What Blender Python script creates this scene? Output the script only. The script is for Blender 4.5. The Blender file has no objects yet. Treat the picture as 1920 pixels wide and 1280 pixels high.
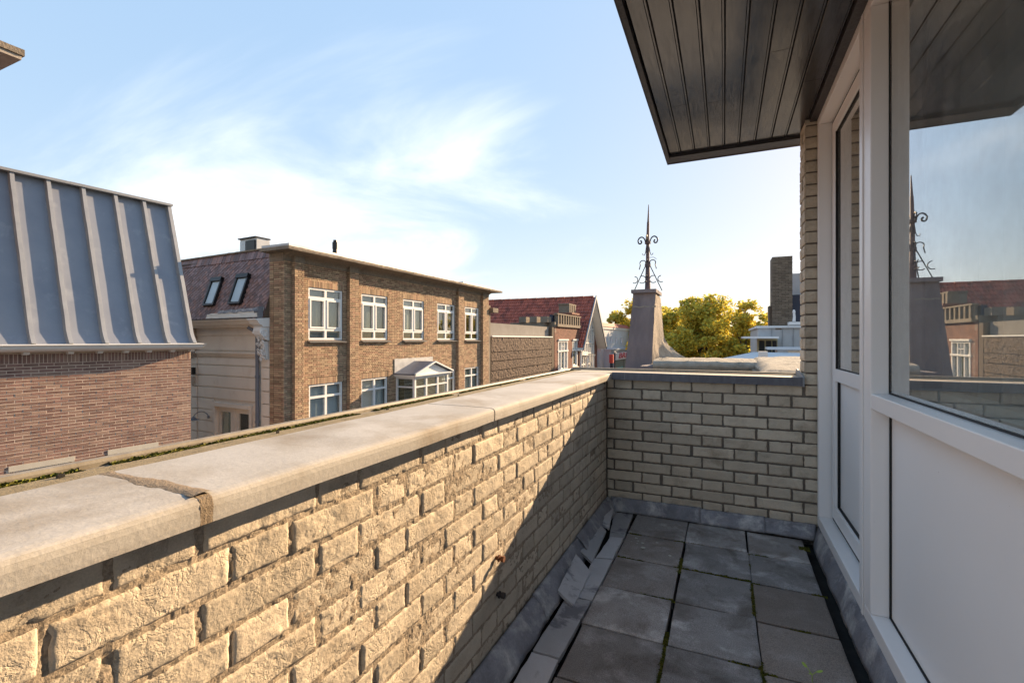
import bpy, math, random
from math import sin, cos, tan, pi, radians, sqrt, atan2
from mathutils import Vector, noise, Matrix

# ------------------------------------------------------------------ camera, sky, sun, exposure
sc = bpy.context.scene
col = sc.collection
cam = bpy.data.objects.new('camera', bpy.data.cameras.new('camera'))
col.objects.link(cam)
cam.data.sensor_width = 36.0
cam.data.lens = 36.0 * 889.0 / 1920.0
cam.data.shift_y = -4.0 / 1920.0
cam.data.clip_start = 0.02
cam.data.clip_end = 3000.0
cam.location = (0, 0, 0)
cam.rotation_euler = (radians(90), 0, radians(24.1))
sc.camera = cam

SUN_AZ = radians(18.0)      # from +Y towards +X
SUN_EL = radians(18.4)
world = bpy.data.worlds.new('World')
sc.world = world
world.use_nodes = True
wt = world.node_tree
for n in list(wt.nodes): wt.nodes.remove(n)
def wn(t, **kw):
    n = wt.nodes.new(t)
    for k, v in kw.items(): setattr(n, k, v)
    return n
wo = wn('ShaderNodeOutputWorld'); bg = wn('ShaderNodeBackground')
sky = wn('ShaderNodeTexSky', sky_type='NISHITA')
sky.sun_disc = False
sky.sun_elevation = SUN_EL
sky.sun_rotation = SUN_AZ
sky.altitude = 0
sky.air_density = 1.0
sky.dust_density = 0.2
sky.ozone_density = 1.6
geo = wn('ShaderNodeTexCoord')
sep = wn('ShaderNodeSeparateXYZ'); wt.links.new(geo.outputs['Generated'], sep.inputs[0])
def wmath(op, a, b=None, c=None, clamp=False):
    n = wn('ShaderNodeMath', operation=op); n.use_clamp = clamp
    for i, v in enumerate((a, b, c)):
        if v is None: continue
        if isinstance(v, (int, float)): n.inputs[i].default_value = v
        else: wt.links.new(v, n.inputs[i])
    return n.outputs[0]
zc = wmath('ADD', wmath('MAXIMUM', sep.outputs['Z'], 0.0), 0.22)
px = wmath('DIVIDE', sep.outputs['X'], zc); py = wmath('DIVIDE', sep.outputs['Y'], zc)
comb = wn('ShaderNodeCombineXYZ')
wt.links.new(px, comb.inputs[0]); wt.links.new(py, comb.inputs[1])
mp = wn('ShaderNodeMapping'); wt.links.new(comb.outputs[0], mp.inputs[0])
mp.inputs['Rotation'].default_value = (0, 0, radians(-38)); mp.inputs['Scale'].default_value = (0.55, 1.0, 1.0)
mp.inputs['Location'].default_value = (1.3, 0.4, 0.0)
nz = wn('ShaderNodeTexNoise'); nz.inputs['Scale'].default_value = 1.1; nz.inputs['Detail'].default_value = 9
nz.inputs['Roughness'].default_value = 0.56; nz.inputs['Distortion'].default_value = 0.9
wt.links.new(mp.outputs[0], nz.inputs['Vector'])
nz2 = wn('ShaderNodeTexNoise'); nz2.inputs['Scale'].default_value = 0.5; nz2.inputs['Detail'].default_value = 3
wt.links.new(mp.outputs[0], nz2.inputs['Vector'])
# a bank of thin cloud lies to the west, low over the roofs
bank = wn('ShaderNodeVectorMath', operation='DOT_PRODUCT'); wt.links.new(geo.outputs['Generated'], bank.inputs[0])
azb, elb = radians(-46), radians(15)
bank.inputs[1].default_value = (sin(azb) * cos(elb), cos(azb) * cos(elb), sin(elb))
mr = wn('ShaderNodeMapRange', interpolation_type='SMOOTHSTEP'); wt.links.new(bank.outputs['Value'], mr.inputs[0])
mr.inputs[1].default_value = 0.80; mr.inputs[2].default_value = 0.985
mr.inputs[3].default_value = 0.0; mr.inputs[4].default_value = 0.24
el_ = wn('ShaderNodeMapRange', interpolation_type='SMOOTHSTEP'); wt.links.new(sep.outputs['Z'], el_.inputs[0])
el_.inputs[1].default_value = 0.26; el_.inputs[2].default_value = 0.50; el_.inputs[3].default_value = 0.0; el_.inputs[4].default_value = -0.12
dens = wmath('ADD', wmath('ADD', wmath('MULTIPLY', nz.outputs[0], 0.75), wmath('MULTIPLY', nz2.outputs[0], 0.35)), wmath('ADD', mr.outputs[0], el_.outputs[0]))
cr = wn('ShaderNodeMapRange', interpolation_type='SMOOTHSTEP'); wt.links.new(dens, cr.inputs[0])
cr.inputs[1].default_value = 0.64; cr.inputs[2].default_value = 0.98; cr.inputs[3].default_value = 0.0; cr.inputs[4].default_value = 0.85
mixc = wn('ShaderNodeMix', data_type='RGBA'); wt.links.new(cr.outputs[0], mixc.inputs['Factor'])
tintn = wn('ShaderNodeMix', data_type='RGBA', blend_type='MULTIPLY'); tintn.inputs['Factor'].default_value = 1.0
gm = wn('ShaderNodeVectorMath', operation='SCALE'); wt.links.new(sky.outputs[0], gm.inputs[0]); gm.inputs['Scale'].default_value = 1 / 6.0
gam = wn('ShaderNodeGamma'); wt.links.new(gm.outputs[0], gam.inputs[0]); gam.inputs[1].default_value = 0.13
gm2 = wn('ShaderNodeVectorMath', operation='SCALE'); wt.links.new(gam.outputs[0], gm2.inputs[0]); gm2.inputs['Scale'].default_value = 1.64
hs = wn('ShaderNodeHueSaturation'); hs.inputs['Saturation'].default_value = 4.2; wt.links.new(gm2.outputs[0], hs.inputs['Color'])
wt.links.new(hs.outputs[0], tintn.inputs['A']); tintn.inputs['B'].default_value = (1.03, 0.965, 0.985, 1)
wt.links.new(tintn.outputs['Result'], mixc.inputs['A'])
mixc.inputs['B'].default_value = (2.35, 2.35, 2.38, 1)
wt.links.new(mixc.outputs['Result'], bg.inputs[0])
bg.inputs[1].default_value = 0.13
wt.links.new(bg.outputs[0], wo.inputs[0])

sun = bpy.data.objects.new('sun', bpy.data.lights.new('sun', 'SUN'))
col.objects.link(sun)
sun.data.energy = 2.65
sun.data.angle = radians(0.5)
sun.data.color = (1.0, 0.72, 0.44)
sdir = Vector((sin(SUN_AZ) * cos(SUN_EL), cos(SUN_AZ) * cos(SUN_EL), sin(SUN_EL)))
sun.rotation_euler = sdir.to_track_quat('Z', 'Y').to_euler()
sun.location = (0, 0, 30)

sc.view_settings.view_transform = 'Standard'
sc.view_settings.look = 'None'
sc.view_settings.gamma = 1.0
sc.view_settings.use_curve_mapping = False
sc.view_settings.exposure = 2.34
sc.render.engine = 'CYCLES'
sc.cycles.max_bounces = 12
sc.cycles.diffuse_bounces = 8
sc.cycles.transparent_max_bounces = 16

random.seed(11)
R = random.random
def U(a, b): return a + (b - a) * random.random()

# ------------------------------------------------------------------ materials
def mat(name, c1, c2=None, scale=6, detail=6, rough=0.85, rough2=None, bump=0.0, bscale=60, bdist=0.004,
        rnd=0.0, tint=0.0, metal=0.0, dirt=None, dscale=3, dlo=0.5, dhi=0.7, stretch=(1, 1, 1), spec=0.4,
        hue=None, coarse=None, coat=0.0, speck=0.0, sscale=420, dirt2=None, d2scale=5):
    m = bpy.data.materials.new(name); m.use_nodes = True
    t = m.node_tree; L = t.links
    p = t.nodes['Principled BSDF']
    def N(ty, **kw):
        n = t.nodes.new(ty)
        for k, v in kw.items(): setattr(n, k, v)
        return n
    g = N('ShaderNodeNewGeometry')
    mpn = N('ShaderNodeMapping'); L.new(g.outputs['Position'], mpn.inputs[0]); mpn.inputs['Scale'].default_value = stretch
    V = mpn.outputs[0]
    def NZ(s, d=5, r=0.55, dist=0.0):
        n = N('ShaderNodeTexNoise'); n.inputs['Scale'].default_value = s; n.inputs['Detail'].default_value = d
        n.inputs['Roughness'].default_value = r; n.inputs['Distortion'].default_value = dist
        L.new(V, n.inputs['Vector']); return n.outputs[0]
    def MR(v, a, b, c, d):
        n = N('ShaderNodeMapRange'); L.new(v, n.inputs[0])
        for i, q in enumerate((a, b, c, d)): n.inputs[i + 1].default_value = q
        return n.outputs[0]
    def MX(f, a, b, bt='MIX'):
        n = N('ShaderNodeMix', data_type='RGBA', blend_type=bt)
        for k, v in (('Factor', f), ('A', a), ('B', b)):
            if isinstance(v, (int, float)): n.inputs[k].default_value = v
            elif isinstance(v, tuple): n.inputs[k].default_value = (*v, 1) if len(v) == 3 else v
            else: L.new(v, n.inputs[k])
        return n.outputs['Result']
    c2 = c2 or c1
    c = MX(MR(NZ(scale, detail, 0.6), 0.3, 0.7, 0, 1), c1, c2)
    if dirt: c = MX(MR(NZ(dscale, 8, 0.62, 0.3), dlo, dhi, 0, 1), c, dirt)
    if dirt2: c = MX(MR(NZ(d2scale, 7, 0.6, 0.5), 0.50, 0.66, 0, 0.85), c, dirt2)
    if hue:   # second random hue for alike pieces
        oi = N('ShaderNodeObjectInfo') if rnd else None
        if rnd: src = oi.outputs['Random']
        else:
            at = N('ShaderNodeAttribute'); at.attribute_name = 'tint'; src = at.outputs['Fac']
        mm = N('ShaderNodeMath', operation='MULTIPLY'); L.new(src, mm.inputs[0]); mm.inputs[1].default_value = 7.31
        fr = N('ShaderNodeMath', operation='FRACT'); L.new(mm.outputs[0], fr.inputs[0])
        c = MX(MR(fr.outputs[0], 0.35, 1.0, 0, 0.8), c, hue)
    if rnd:
        oi = N('ShaderNodeObjectInfo')
        v = MR(oi.outputs['Random'], 0, 1, 1 - rnd, 1 + rnd)
        cc = N('ShaderNodeCombineColor'); [L.new(v, cc.inputs[i]) for i in range(3)]
        c = MX(1.0, c, cc.outputs[0], 'MULTIPLY')
    if tint:
        at = N('ShaderNodeAttribute'); at.attribute_name = 'tint'
        v = MR(at.outputs['Fac'], 0, 1, 1 - tint, 1 + tint)
        cc = N('ShaderNodeCombineColor'); [L.new(v, cc.inputs[i]) for i in range(3)]
        c = MX(1.0, c, cc.outputs[0], 'MULTIPLY')
    if speck:
        v = MR(NZ(sscale, 3, 0.7), 0.32, 0.68, 1 - speck, 1 + speck)
        cc = N('ShaderNodeCombineColor'); [L.new(v, cc.inputs[i]) for i in range(3)]
        c = MX(1.0, c, cc.outputs[0], 'MULTIPLY')
    L.new(c, p.inputs['Base Color'])
    if rough2 is not None: L.new(MR(NZ(scale * 1.7, 4), 0.35, 0.65, rough, rough2), p.inputs['Roughness'])
    else: p.inputs['Roughness'].default_value = rough
    p.inputs['Metallic'].default_value = metal
    p.inputs['Specular IOR Level'].default_value = spec
    if coat: p.inputs['Coat Weight'].default_value = coat; p.inputs['Coat Roughness'].default_value = 0.12
    if bump:
        h = NZ(bscale, 8, 0.65)
        if coarse:
            d_ = N('ShaderNodeMath', operation='SUBTRACT'); L.new(NZ(coarse, 6, 0.6, 0.35), d_.inputs[0]); d_.inputs[1].default_value = 0.5
            b_ = N('ShaderNodeMath', operation='ABSOLUTE'); L.new(d_.outputs[0], b_.inputs[0])
            cre = MR(b_.outputs[0], 0.0, 0.055, 0, 1)
            msk = MR(NZ(coarse * 0.32, 3, 0.5), 0.46, 0.64, 0, 1)
            q_ = N('ShaderNodeMath', operation='SUBTRACT'); q_.inputs[0].default_value = 1.0; L.new(cre, q_.inputs[1])
            m_ = N('ShaderNodeMath', operation='MULTIPLY'); L.new(q_.outputs[0], m_.inputs[0]); L.new(msk, m_.inputs[1])
            a = N('ShaderNodeMath', operation='MULTIPLY_ADD'); L.new(m_.outputs[0], a.inputs[0])
            a.inputs[1].default_value = -0.62; L.new(h, a.inputs[2]); h = a.outputs[0]
        b = N('ShaderNodeBump'); b.inputs['Strength'].default_value = bump; b.inputs['Distance'].default_value = bdist
        L.new(h, b.inputs['Height']); L.new(b.outputs[0], p.inputs['Normal'])
    return m

MT = {}
MT['yellow_brick'] = mat('yellow_brick', (0.61, 0.53, 0.415), (0.52, 0.445, 0.345), 14, 8, 0.9, bump=0.85, bscale=95, bdist=0.0036, rnd=0.14, speck=.12, coarse=38,
                         dirt=(0.27, 0.215, 0.155), dscale=7, dlo=0.56, dhi=0.82)
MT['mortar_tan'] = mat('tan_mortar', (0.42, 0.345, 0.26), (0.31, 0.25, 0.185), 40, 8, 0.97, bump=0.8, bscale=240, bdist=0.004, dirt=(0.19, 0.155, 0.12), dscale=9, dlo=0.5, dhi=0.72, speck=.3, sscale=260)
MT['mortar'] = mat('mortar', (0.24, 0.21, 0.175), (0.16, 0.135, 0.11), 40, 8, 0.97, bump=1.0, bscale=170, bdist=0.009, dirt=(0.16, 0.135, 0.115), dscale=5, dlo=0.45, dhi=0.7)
MT['coping'] = mat('coping_concrete', (0.51, 0.49, 0.46), (0.40, 0.38, 0.35), 5, 8, 0.8, bump=0.4, bscale=120, bdist=0.002, speck=.05, sscale=200,
                   dirt=(0.29, 0.245, 0.19), dscale=3.2, dlo=0.47, dhi=0.66)
MT['joint_mortar'] = mat('joint_mortar', (0.30, 0.235, 0.165), (0.22, 0.17, 0.12), 60, 5, 0.95, bump=0.8, bscale=200, bdist=0.004)
MT['bitumen'] = mat('bitumen_strip', (0.32, 0.255, 0.155), (0.215, 0.17, 0.10), 90, 6, 0.95, bump=0.7, bscale=300, bdist=0.003, dirt=(0.10, 0.085, 0.05), dscale=24, dlo=0.58, dhi=0.7)
MT['rim_metal'] = mat('rim_metal', (0.30, 0.27, 0.22), (0.22, 0.19, 0.15), 30, 4, 0.6, bump=0.2, bscale=100, bdist=0.002)
MT['moss'] = mat('moss', (0.075, 0.095, 0.012), (0.15, 0.135, 0.018), 60, 3, 0.95, tint=0.6)
MT['tile'] = mat('concrete_tile', (0.32, 0.305, 0.295), (0.25, 0.235, 0.225), 9, 8, 0.88, bump=0.55, bscale=330, bdist=0.0022, rnd=0.28,
                 dirt=(0.52, 0.50, 0.49), dscale=8, dlo=0.50, dhi=0.68, hue=(0.205, 0.165, 0.135), speck=.42, sscale=330, dirt2=(0.15, 0.13, 0.115), d2scale=6)
MT['slate_grey'] = mat('slate_grey', (0.50, 0.50, 0.515), (0.42, 0.42, 0.435), 8, 8, 0.75, bump=0.4, bscale=60, bdist=0.003, rnd=0.22,
                       dirt=(0.22, 0.22, 0.24), dscale=6, dlo=0.54, dhi=0.60, speck=.1)
MT['lead'] = mat('lead', (0.32, 0.32, 0.345), (0.16, 0.16, 0.18), 9, 8, 0.62, bump=0.5, bscale=30, bdist=0.006, metal=0.15,
                 dirt=(0.56, 0.55, 0.54), dscale=8, dlo=0.52, dhi=0.68, speck=.12, sscale=160, rnd=0.1)
MT['deck'] = mat('roof_deck', (0.018, 0.017, 0.016), (0.030, 0.028, 0.026), 20, 5, 0.95, bump=0.5, bscale=90)
MT['zinc_cap'] = mat('zinc_cap', (0.16, 0.165, 0.19), (0.105, 0.11, 0.13), 12, 6, 0.5, bump=0.15, bscale=50, metal=0.3, stretch=(4, 1, 1))
MT['warm_top'] = mat('warm_coping_top', (0.50, 0.43, 0.34), (0.42, 0.35, 0.27), 8, 5, 0.8, bump=0.2, bscale=90)
MT['upvc'] = mat('white_upvc', (0.87, 0.855, 0.845), (0.85, 0.835, 0.825), 3, 3, 0.36, spec=0.35, dirt=(0.60, 0.57, 0.55), dscale=70, dlo=0.70, dhi=0.78)
MT['upvc_panel'] = mat('white_panel', (0.86, 0.845, 0.835), (0.84, 0.825, 0.815), 2, 3, 0.42, spec=0.35, dirt=(0.50, 0.47, 0.45), dscale=55, dlo=0.73, dhi=0.77)
MT['gasket'] = mat('gasket', (0.012, 0.012, 0.013), rough=0.6)
MT['spacer'] = mat('spacer', (0.33, 0.32, 0.31), (0.22, 0.21, 0.2), 200, 2, 0.4, metal=0.5)
MT['soffit'] = mat('soffit_paint', (0.022, 0.022, 0.028), (0.030, 0.030, 0.036), 10, 6, 0.13, rough2=0.24, bump=0.10, bscale=24, bdist=0.0022, stretch=(6, 0.7, 1), spec=1.0,
                   dirt=(0.030, 0.028, 0.029), dscale=9, dlo=0.5, dhi=0.7)
MT['soffit_trim'] = mat('soffit_trim', (0.045, 0.04, 0.045), (0.03, 0.028, 0.03), 20, 6, 0.4, bump=0.7, bscale=70, bdist=0.004, spec=0.6)
MT['fascia'] = mat('overhang_fascia', (0.16, 0.15, 0.16), rough=0.6)
MT['plaster_in'] = mat('room_plaster', (0.42, 0.40, 0.37), rough=0.9)
MT['curtain'] = mat('curtain_cloth', (0.36, 0.35, 0.34), (0.31, 0.30, 0.295), 6, 3, 0.95)
MT['curtain_dark'] = mat('sheer_grey_cloth', (0.52, 0.525, 0.54), (0.44, 0.445, 0.455), 6, 3, 0.95)
MT['rust'] = mat('rusty_iron', (0.22, 0.085, 0.035), (0.11, 0.042, 0.024), 60, 5, 0.85, bump=0.4, bscale=200, bdist=0.002)
MT['rust_far'] = mat('painted_rusty_iron', (0.19, 0.115, 0.105), (0.085, 0.06, 0.06), 9, 5, 0.7)
MT['iron'] = mat('wrought_iron', (0.035, 0.033, 0.036), (0.055, 0.045, 0.045), 20, 3, 0.6)
MT['leafgreen'] = mat('seedling_green', (0.30, 0.42, 0.06), rough=0.6)
MT['zinc'] = mat('zinc_sheet', (0.25, 0.265, 0.30), (0.205, 0.22, 0.26), 1.6, 8, 0.5, bump=0.12, bscale=5, bdist=0.02, metal=0.25, rnd=0.06,
                 dirt=(0.33, 0.345, 0.37), dscale=2.2, dlo=0.58, dhi=0.8)
MT['zinc_trim'] = mat('zinc_trim', (0.33, 0.335, 0.345), (0.26, 0.27, 0.285), 4, 6, 0.5, metal=0.2, bump=0.1, bscale=9, bdist=0.01)
MT['cream_paint'] = mat('cream_paint', (0.74, 0.67, 0.58), (0.67, 0.60, 0.52), 1.2, 8, 0.7, dirt=(0.58, 0.49, 0.41), dscale=2.4, dlo=0.56, dhi=0.8, bump=0.1, bscale=30)
MT['white_paint'] = mat('white_paint', (0.74, 0.73, 0.71), (0.68, 0.67, 0.65), 4, 5, 0.5)
MT['pinkbrick'] = mat('mottled_pink_brick', (0.25, 0.145, 0.115), (0.17, 0.095, 0.078), 7, 8, 0.92, bump=0.5, bscale=50, bdist=0.004, rnd=0.22, hue=(0.28, 0.19, 0.145),
                      dirt=(0.09, 0.06, 0.055), dscale=14, dlo=0.6, dhi=0.72)
MT['pinkbrick_t'] = mat('mottled_pink_brick_field', (0.25, 0.145, 0.115), (0.17, 0.095, 0.078), 7, 8, 0.92, bump=0.5, bscale=50, bdist=0.004, tint=0.22, hue=(0.28, 0.19, 0.145),
                        dirt=(0.09, 0.06, 0.055), dscale=14, dlo=0.6, dhi=0.72)
MT['pale_mortar'] = mat('pale_mortar', (0.58, 0.46, 0.365), (0.50, 0.39, 0.31), 10, 5, 0.95, bump=0.4, bscale=60)
MT['tanbrick'] = mat('tan_brick', (0.42, 0.30, 0.185), (0.33, 0.23, 0.145), 5, 6, 0.92, tint=0.32, hue=(0.33, 0.19, 0.125), bump=0.3, bscale=30, bdist=0.006)
MT['dark_mortar'] = mat('dark_mortar', (0.115, 0.085, 0.06), (0.085, 0.062, 0.045), 6, 5, 0.97)
MT['concrete'] = mat('rough_concrete', (0.27, 0.22, 0.165), (0.18, 0.145, 0.11), 14, 8, 0.95, bump=0.8, bscale=28, bdist=0.02, dirt=(0.16, 0.13, 0.10), dscale=2.2, dlo=0.5, dhi=0.7)
MT['silver'] = mat('silver_edge', (0.50, 0.51, 0.52), (0.40, 0.40, 0.40), 3, 4, 0.4, metal=0.4)
MT['roof_felt'] = mat('roof_felt', (0.10, 0.095, 0.09), (0.14, 0.13, 0.12), 3, 4, 0.95)
MT['slate_purple'] = mat('purple_slate', (0.22, 0.145, 0.14), (0.15, 0.098, 0.097), 3, 6, 0.62, tint=0.35, hue=(0.24, 0.12, 0.09), dirt=(0.28, 0.225, 0.225), dscale=5, dlo=0.6, dhi=0.8)
MT['redtile'] = mat('red_pantile', (0.48, 0.14, 0.085), (0.33, 0.09, 0.065), 1.6, 8, 0.8, tint=0.22, dirt=(0.10, 0.045, 0.04), dscale=1.4, dlo=0.5, dhi=0.72)
MT['redbrick'] = mat('red_brick', (0.27, 0.125, 0.085), (0.20, 0.085, 0.06), 2.5, 6, 0.92, tint=0.25, bump=0.3, bscale=20, bdist=0.01)
MT['brownwall'] = mat('weathered_brown_wall', (0.155, 0.105, 0.075), (0.10, 0.068, 0.052), 2.2, 10, 0.96, bump=1.0, bscale=11, bdist=0.05, tint=0.3, dirt=(0.25, 0.185, 0.13), dscale=9, dlo=0.52, dhi=0.68)
MT['render_wall'] = mat('grey_render', (0.26, 0.24, 0.215), (0.20, 0.18, 0.16), 1.5, 8, 0.95, bump=0.4, bscale=12, bdist=0.02)
MT['whitewall'] = mat('white_render', (0.60, 0.60, 0.60), (0.52, 0.52, 0.53), 0.8, 6, 0.85)
MT['greyclad'] = mat('grey_cladding', (0.48, 0.485, 0.49), (0.40, 0.405, 0.415), 2.0, 5, 0.6)
MT['chimbrick'] = mat('grey_brown_brick', (0.21, 0.165, 0.12), (0.15, 0.115, 0.085), 5, 7, 0.95, tint=0.25, bump=0.5, bscale=20, bdist=0.01)
MT['buttress'] = mat('cement_render_shaded', (0.25, 0.215, 0.215), (0.17, 0.145, 0.15), 3.2, 10, 0.95, bump=0.8, bscale=70, bdist=0.008,  # shade of the front faces put into the render colour
                     dirt=(0.31, 0.26, 0.245), dscale=2.2, dlo=0.5, dhi=0.72, stretch=(2.2, 1, 0.8))
MT['flare'] = mat('cement_render_sunlit', (0.42, 0.345, 0.26), (0.27, 0.215, 0.165), 14, 10, 0.95, bump=1.0, bscale=55, bdist=0.012, stretch=(1, 1, 0.5))  # same render for the flank, sunlight put into a paler, warmer colour
MT['slurry'] = mat('cement_slurry', (0.36, 0.325, 0.27), (0.24, 0.215, 0.175), 14, 10, 0.95, bump=1.0, bscale=60, bdist=0.012, dirt=(0.14, 0.125, 0.10), dscale=6, dlo=0.55, dhi=0.72)
MT['asphalt'] = mat('asphalt', (0.05, 0.05, 0.05), (0.06, 0.058, 0.055), 2, 5, 0.95)
MT['ground'] = mat('ground', (0.09, 0.085, 0.075), (0.06, 0.07, 0.045), 0.05, 5, 0.95)
MT['bark'] = mat('bark', (0.075, 0.055, 0.04), rough=0.95)
MT['leaf'] = mat('autumn_leaf', (0.62, 0.54, 0.10), (0.42, 0.44, 0.085), 0.45, 5, 0.6, tint=0.42, hue=(0.70, 0.42, 0.03))
MT['darkiron'] = mat('dark_plastic', (0.015, 0.015, 0.016), rough=0.4)
MT['pipe_grey'] = mat('grey_pipe', (0.15, 0.16, 0.185), rough=0.5)
MT['blind_blue'] = mat('pale_blind', (0.40, 0.46, 0.50), rough=0.8)
MT['blind_green'] = mat('grey_green_blind', (0.20, 0.235, 0.215), (0.17, 0.20, 0.185), 2, 2, rough=0.8)
MT['blind_grey'] = mat('light_grey_blind', (0.38, 0.40, 0.36), rough=0.8)
MT['blind_dim'] = mat('dim_blind', (0.14, 0.15, 0.16), rough=0.8)
MT['blind_tan'] = mat('tan_slat_blind', (0.42, 0.36, 0.20), rough=0.7)
MT['dark_room'] = mat('dark_room', (0.03, 0.03, 0.03), rough=0.9)
MT['stone_cream'] = mat('stucco_ornament', (0.42, 0.365, 0.31), (0.32, 0.27, 0.225), 9, 6, 0.85, bump=0.6, bscale=30, bdist=0.012)
MT['lintel'] = mat('lintel_stone', (0.52, 0.48, 0.40), (0.46, 0.42, 0.35), 5, 4, 0.85)
MT['sign_white'] = mat('sign_white', (0.78, 0.76, 0.80), rough=0.4)
MT['sign_red'] = mat('sign_magenta', (0.55, 0.02, 0.10), rough=0.5)
MT['navy'] = mat('sign_navy', (0.03, 0.035, 0.06), rough=0.5)
MT['teal'] = mat('poster_teal', (0.05, 0.30, 0.36), rough=0.5)
MT['palewood'] = mat('pale_blue_boards', (0.42, 0.46, 0.52), rough=0.7)
MT['signal_red'] = mat('signal_red', (0.50, 0.045, 0.04), rough=0.5)
MT['bounce_roof'] = mat('light_bounce_roof', (0.44, 0.41, 0.36), (0.36, 0.33, 0.29), 5, 6, 0.9, bump=0.3, bscale=90)  # pale tone picked so the hidden roof throws light onto the soffit
MT['lichen'] = mat('lichen', (0.50, 0.50, 0.44), rough=0.95)

def add_translucent(m, w=0.45):
    t = m.node_tree; p = t.nodes['Principled BSDF']; out = [n for n in t.nodes if n.type == 'OUTPUT_MATERIAL'][0]
    tr = t.nodes.new('ShaderNodeBsdfTranslucent'); mx = t.nodes.new('ShaderNodeMixShader'); mx.inputs[0].default_value = w
    t.links.new(p.inputs['Base Color'].links[0].from_socket, tr.inputs[0])
    t.links.new(p.outputs[0], mx.inputs[1]); t.links.new(tr.outputs[0], mx.inputs[2]); t.links.new(mx.outputs[0], out.inputs[0])
add_translucent(MT['leaf'], 0.5); add_translucent(MT['curtain'], 0.3)
def glass(name, power, tintc=(0.93, 0.95, 0.94), ior=1.5, gl=(1, 1, 1), smudge=0.0):
    m = bpy.data.materials.new(name); m.use_nodes = True
    t = m.node_tree; L = t.links
    for n in list(t.nodes): t.nodes.remove(n)
    out = t.nodes.new('ShaderNodeOutputMaterial'); mx = t.nodes.new('ShaderNodeMixShader')
    tr = t.nodes.new('ShaderNodeBsdfTransparent'); tr.inputs[0].default_value = (*tintc, 1)
    g = t.nodes.new('ShaderNodeBsdfGlossy'); g.inputs['Roughness'].default_value = 0.0; g.inputs['Color'].default_value = (*gl, 1)
    # reflectance of a stack of glass faces from the angle of incidence (same from both sides)
    geo_ = t.nodes.new('ShaderNodeNewGeometry')
    dp = t.nodes.new('ShaderNodeVectorMath'); dp.operation = 'DOT_PRODUCT'
    L.new(geo_.outputs['Incoming'], dp.inputs[0]); L.new(geo_.outputs['Normal'], dp.inputs[1])
    def mm(op, a, b=None):
        n = t.nodes.new('ShaderNodeMath'); n.operation = op; n.use_clamp = False
        for i, v in enumerate((a, b)):
            if v is None: continue
            if isinstance(v, (int, float)): n.inputs[i].default_value = v
            else: L.new(v, n.inputs[i])
        return n.outputs[0]
    cth = mm('ABSOLUTE', dp.outputs['Value'])
    F = mm('ADD', 0.04, mm('MULTIPLY', 0.96, mm('POWER', mm('SUBTRACT', 1.0, cth), 5.0)))
    fac = mm('SUBTRACT', 1.0, mm('POWER', mm('SUBTRACT', 1.0, F), power))
    L.new(fac, mx.inputs[0]); L.new(tr.outputs[0], mx.inputs[1]); L.new(g.outputs[0], mx.inputs[2])
    last = mx.outputs[0]
    if smudge:
        df = t.nodes.new('ShaderNodeBsdfDiffuse'); df.inputs[0].default_value = (0.5, 0.5, 0.48, 1)
        nz_ = t.nodes.new('ShaderNodeTexNoise'); nz_.inputs['Scale'].default_value = 9; nz_.inputs['Detail'].default_value = 10; nz_.inputs['Roughness'].default_value = 0.75
        L.new(geo_.outputs['Position'], nz_.inputs['Vector'])
        r_ = t.nodes.new('ShaderNodeMapRange'); L.new(nz_.outputs[0], r_.inputs[0])
        r_.inputs[1].default_value = 0.42; r_.inputs[2].default_value = 0.75; r_.inputs[3].default_value = smudge * 0.25; r_.inputs[4].default_value = smudge
        m2 = t.nodes.new('ShaderNodeMixShader'); L.new(r_.outputs[0], m2.inputs[0]); L.new(last, m2.inputs[1]); L.new(df.outputs[0], m2.inputs[2]); last = m2.outputs[0]
    L.new(last, out.inputs[0])
    return m
MT['glass_outer'] = glass('outer_pane_glass', 2.4, smudge=0.13)
MT['glass_inner'] = glass('inner_pane_glass', 1.6)
MT['glass'] = glass('window_glass', 2.2)

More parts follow.
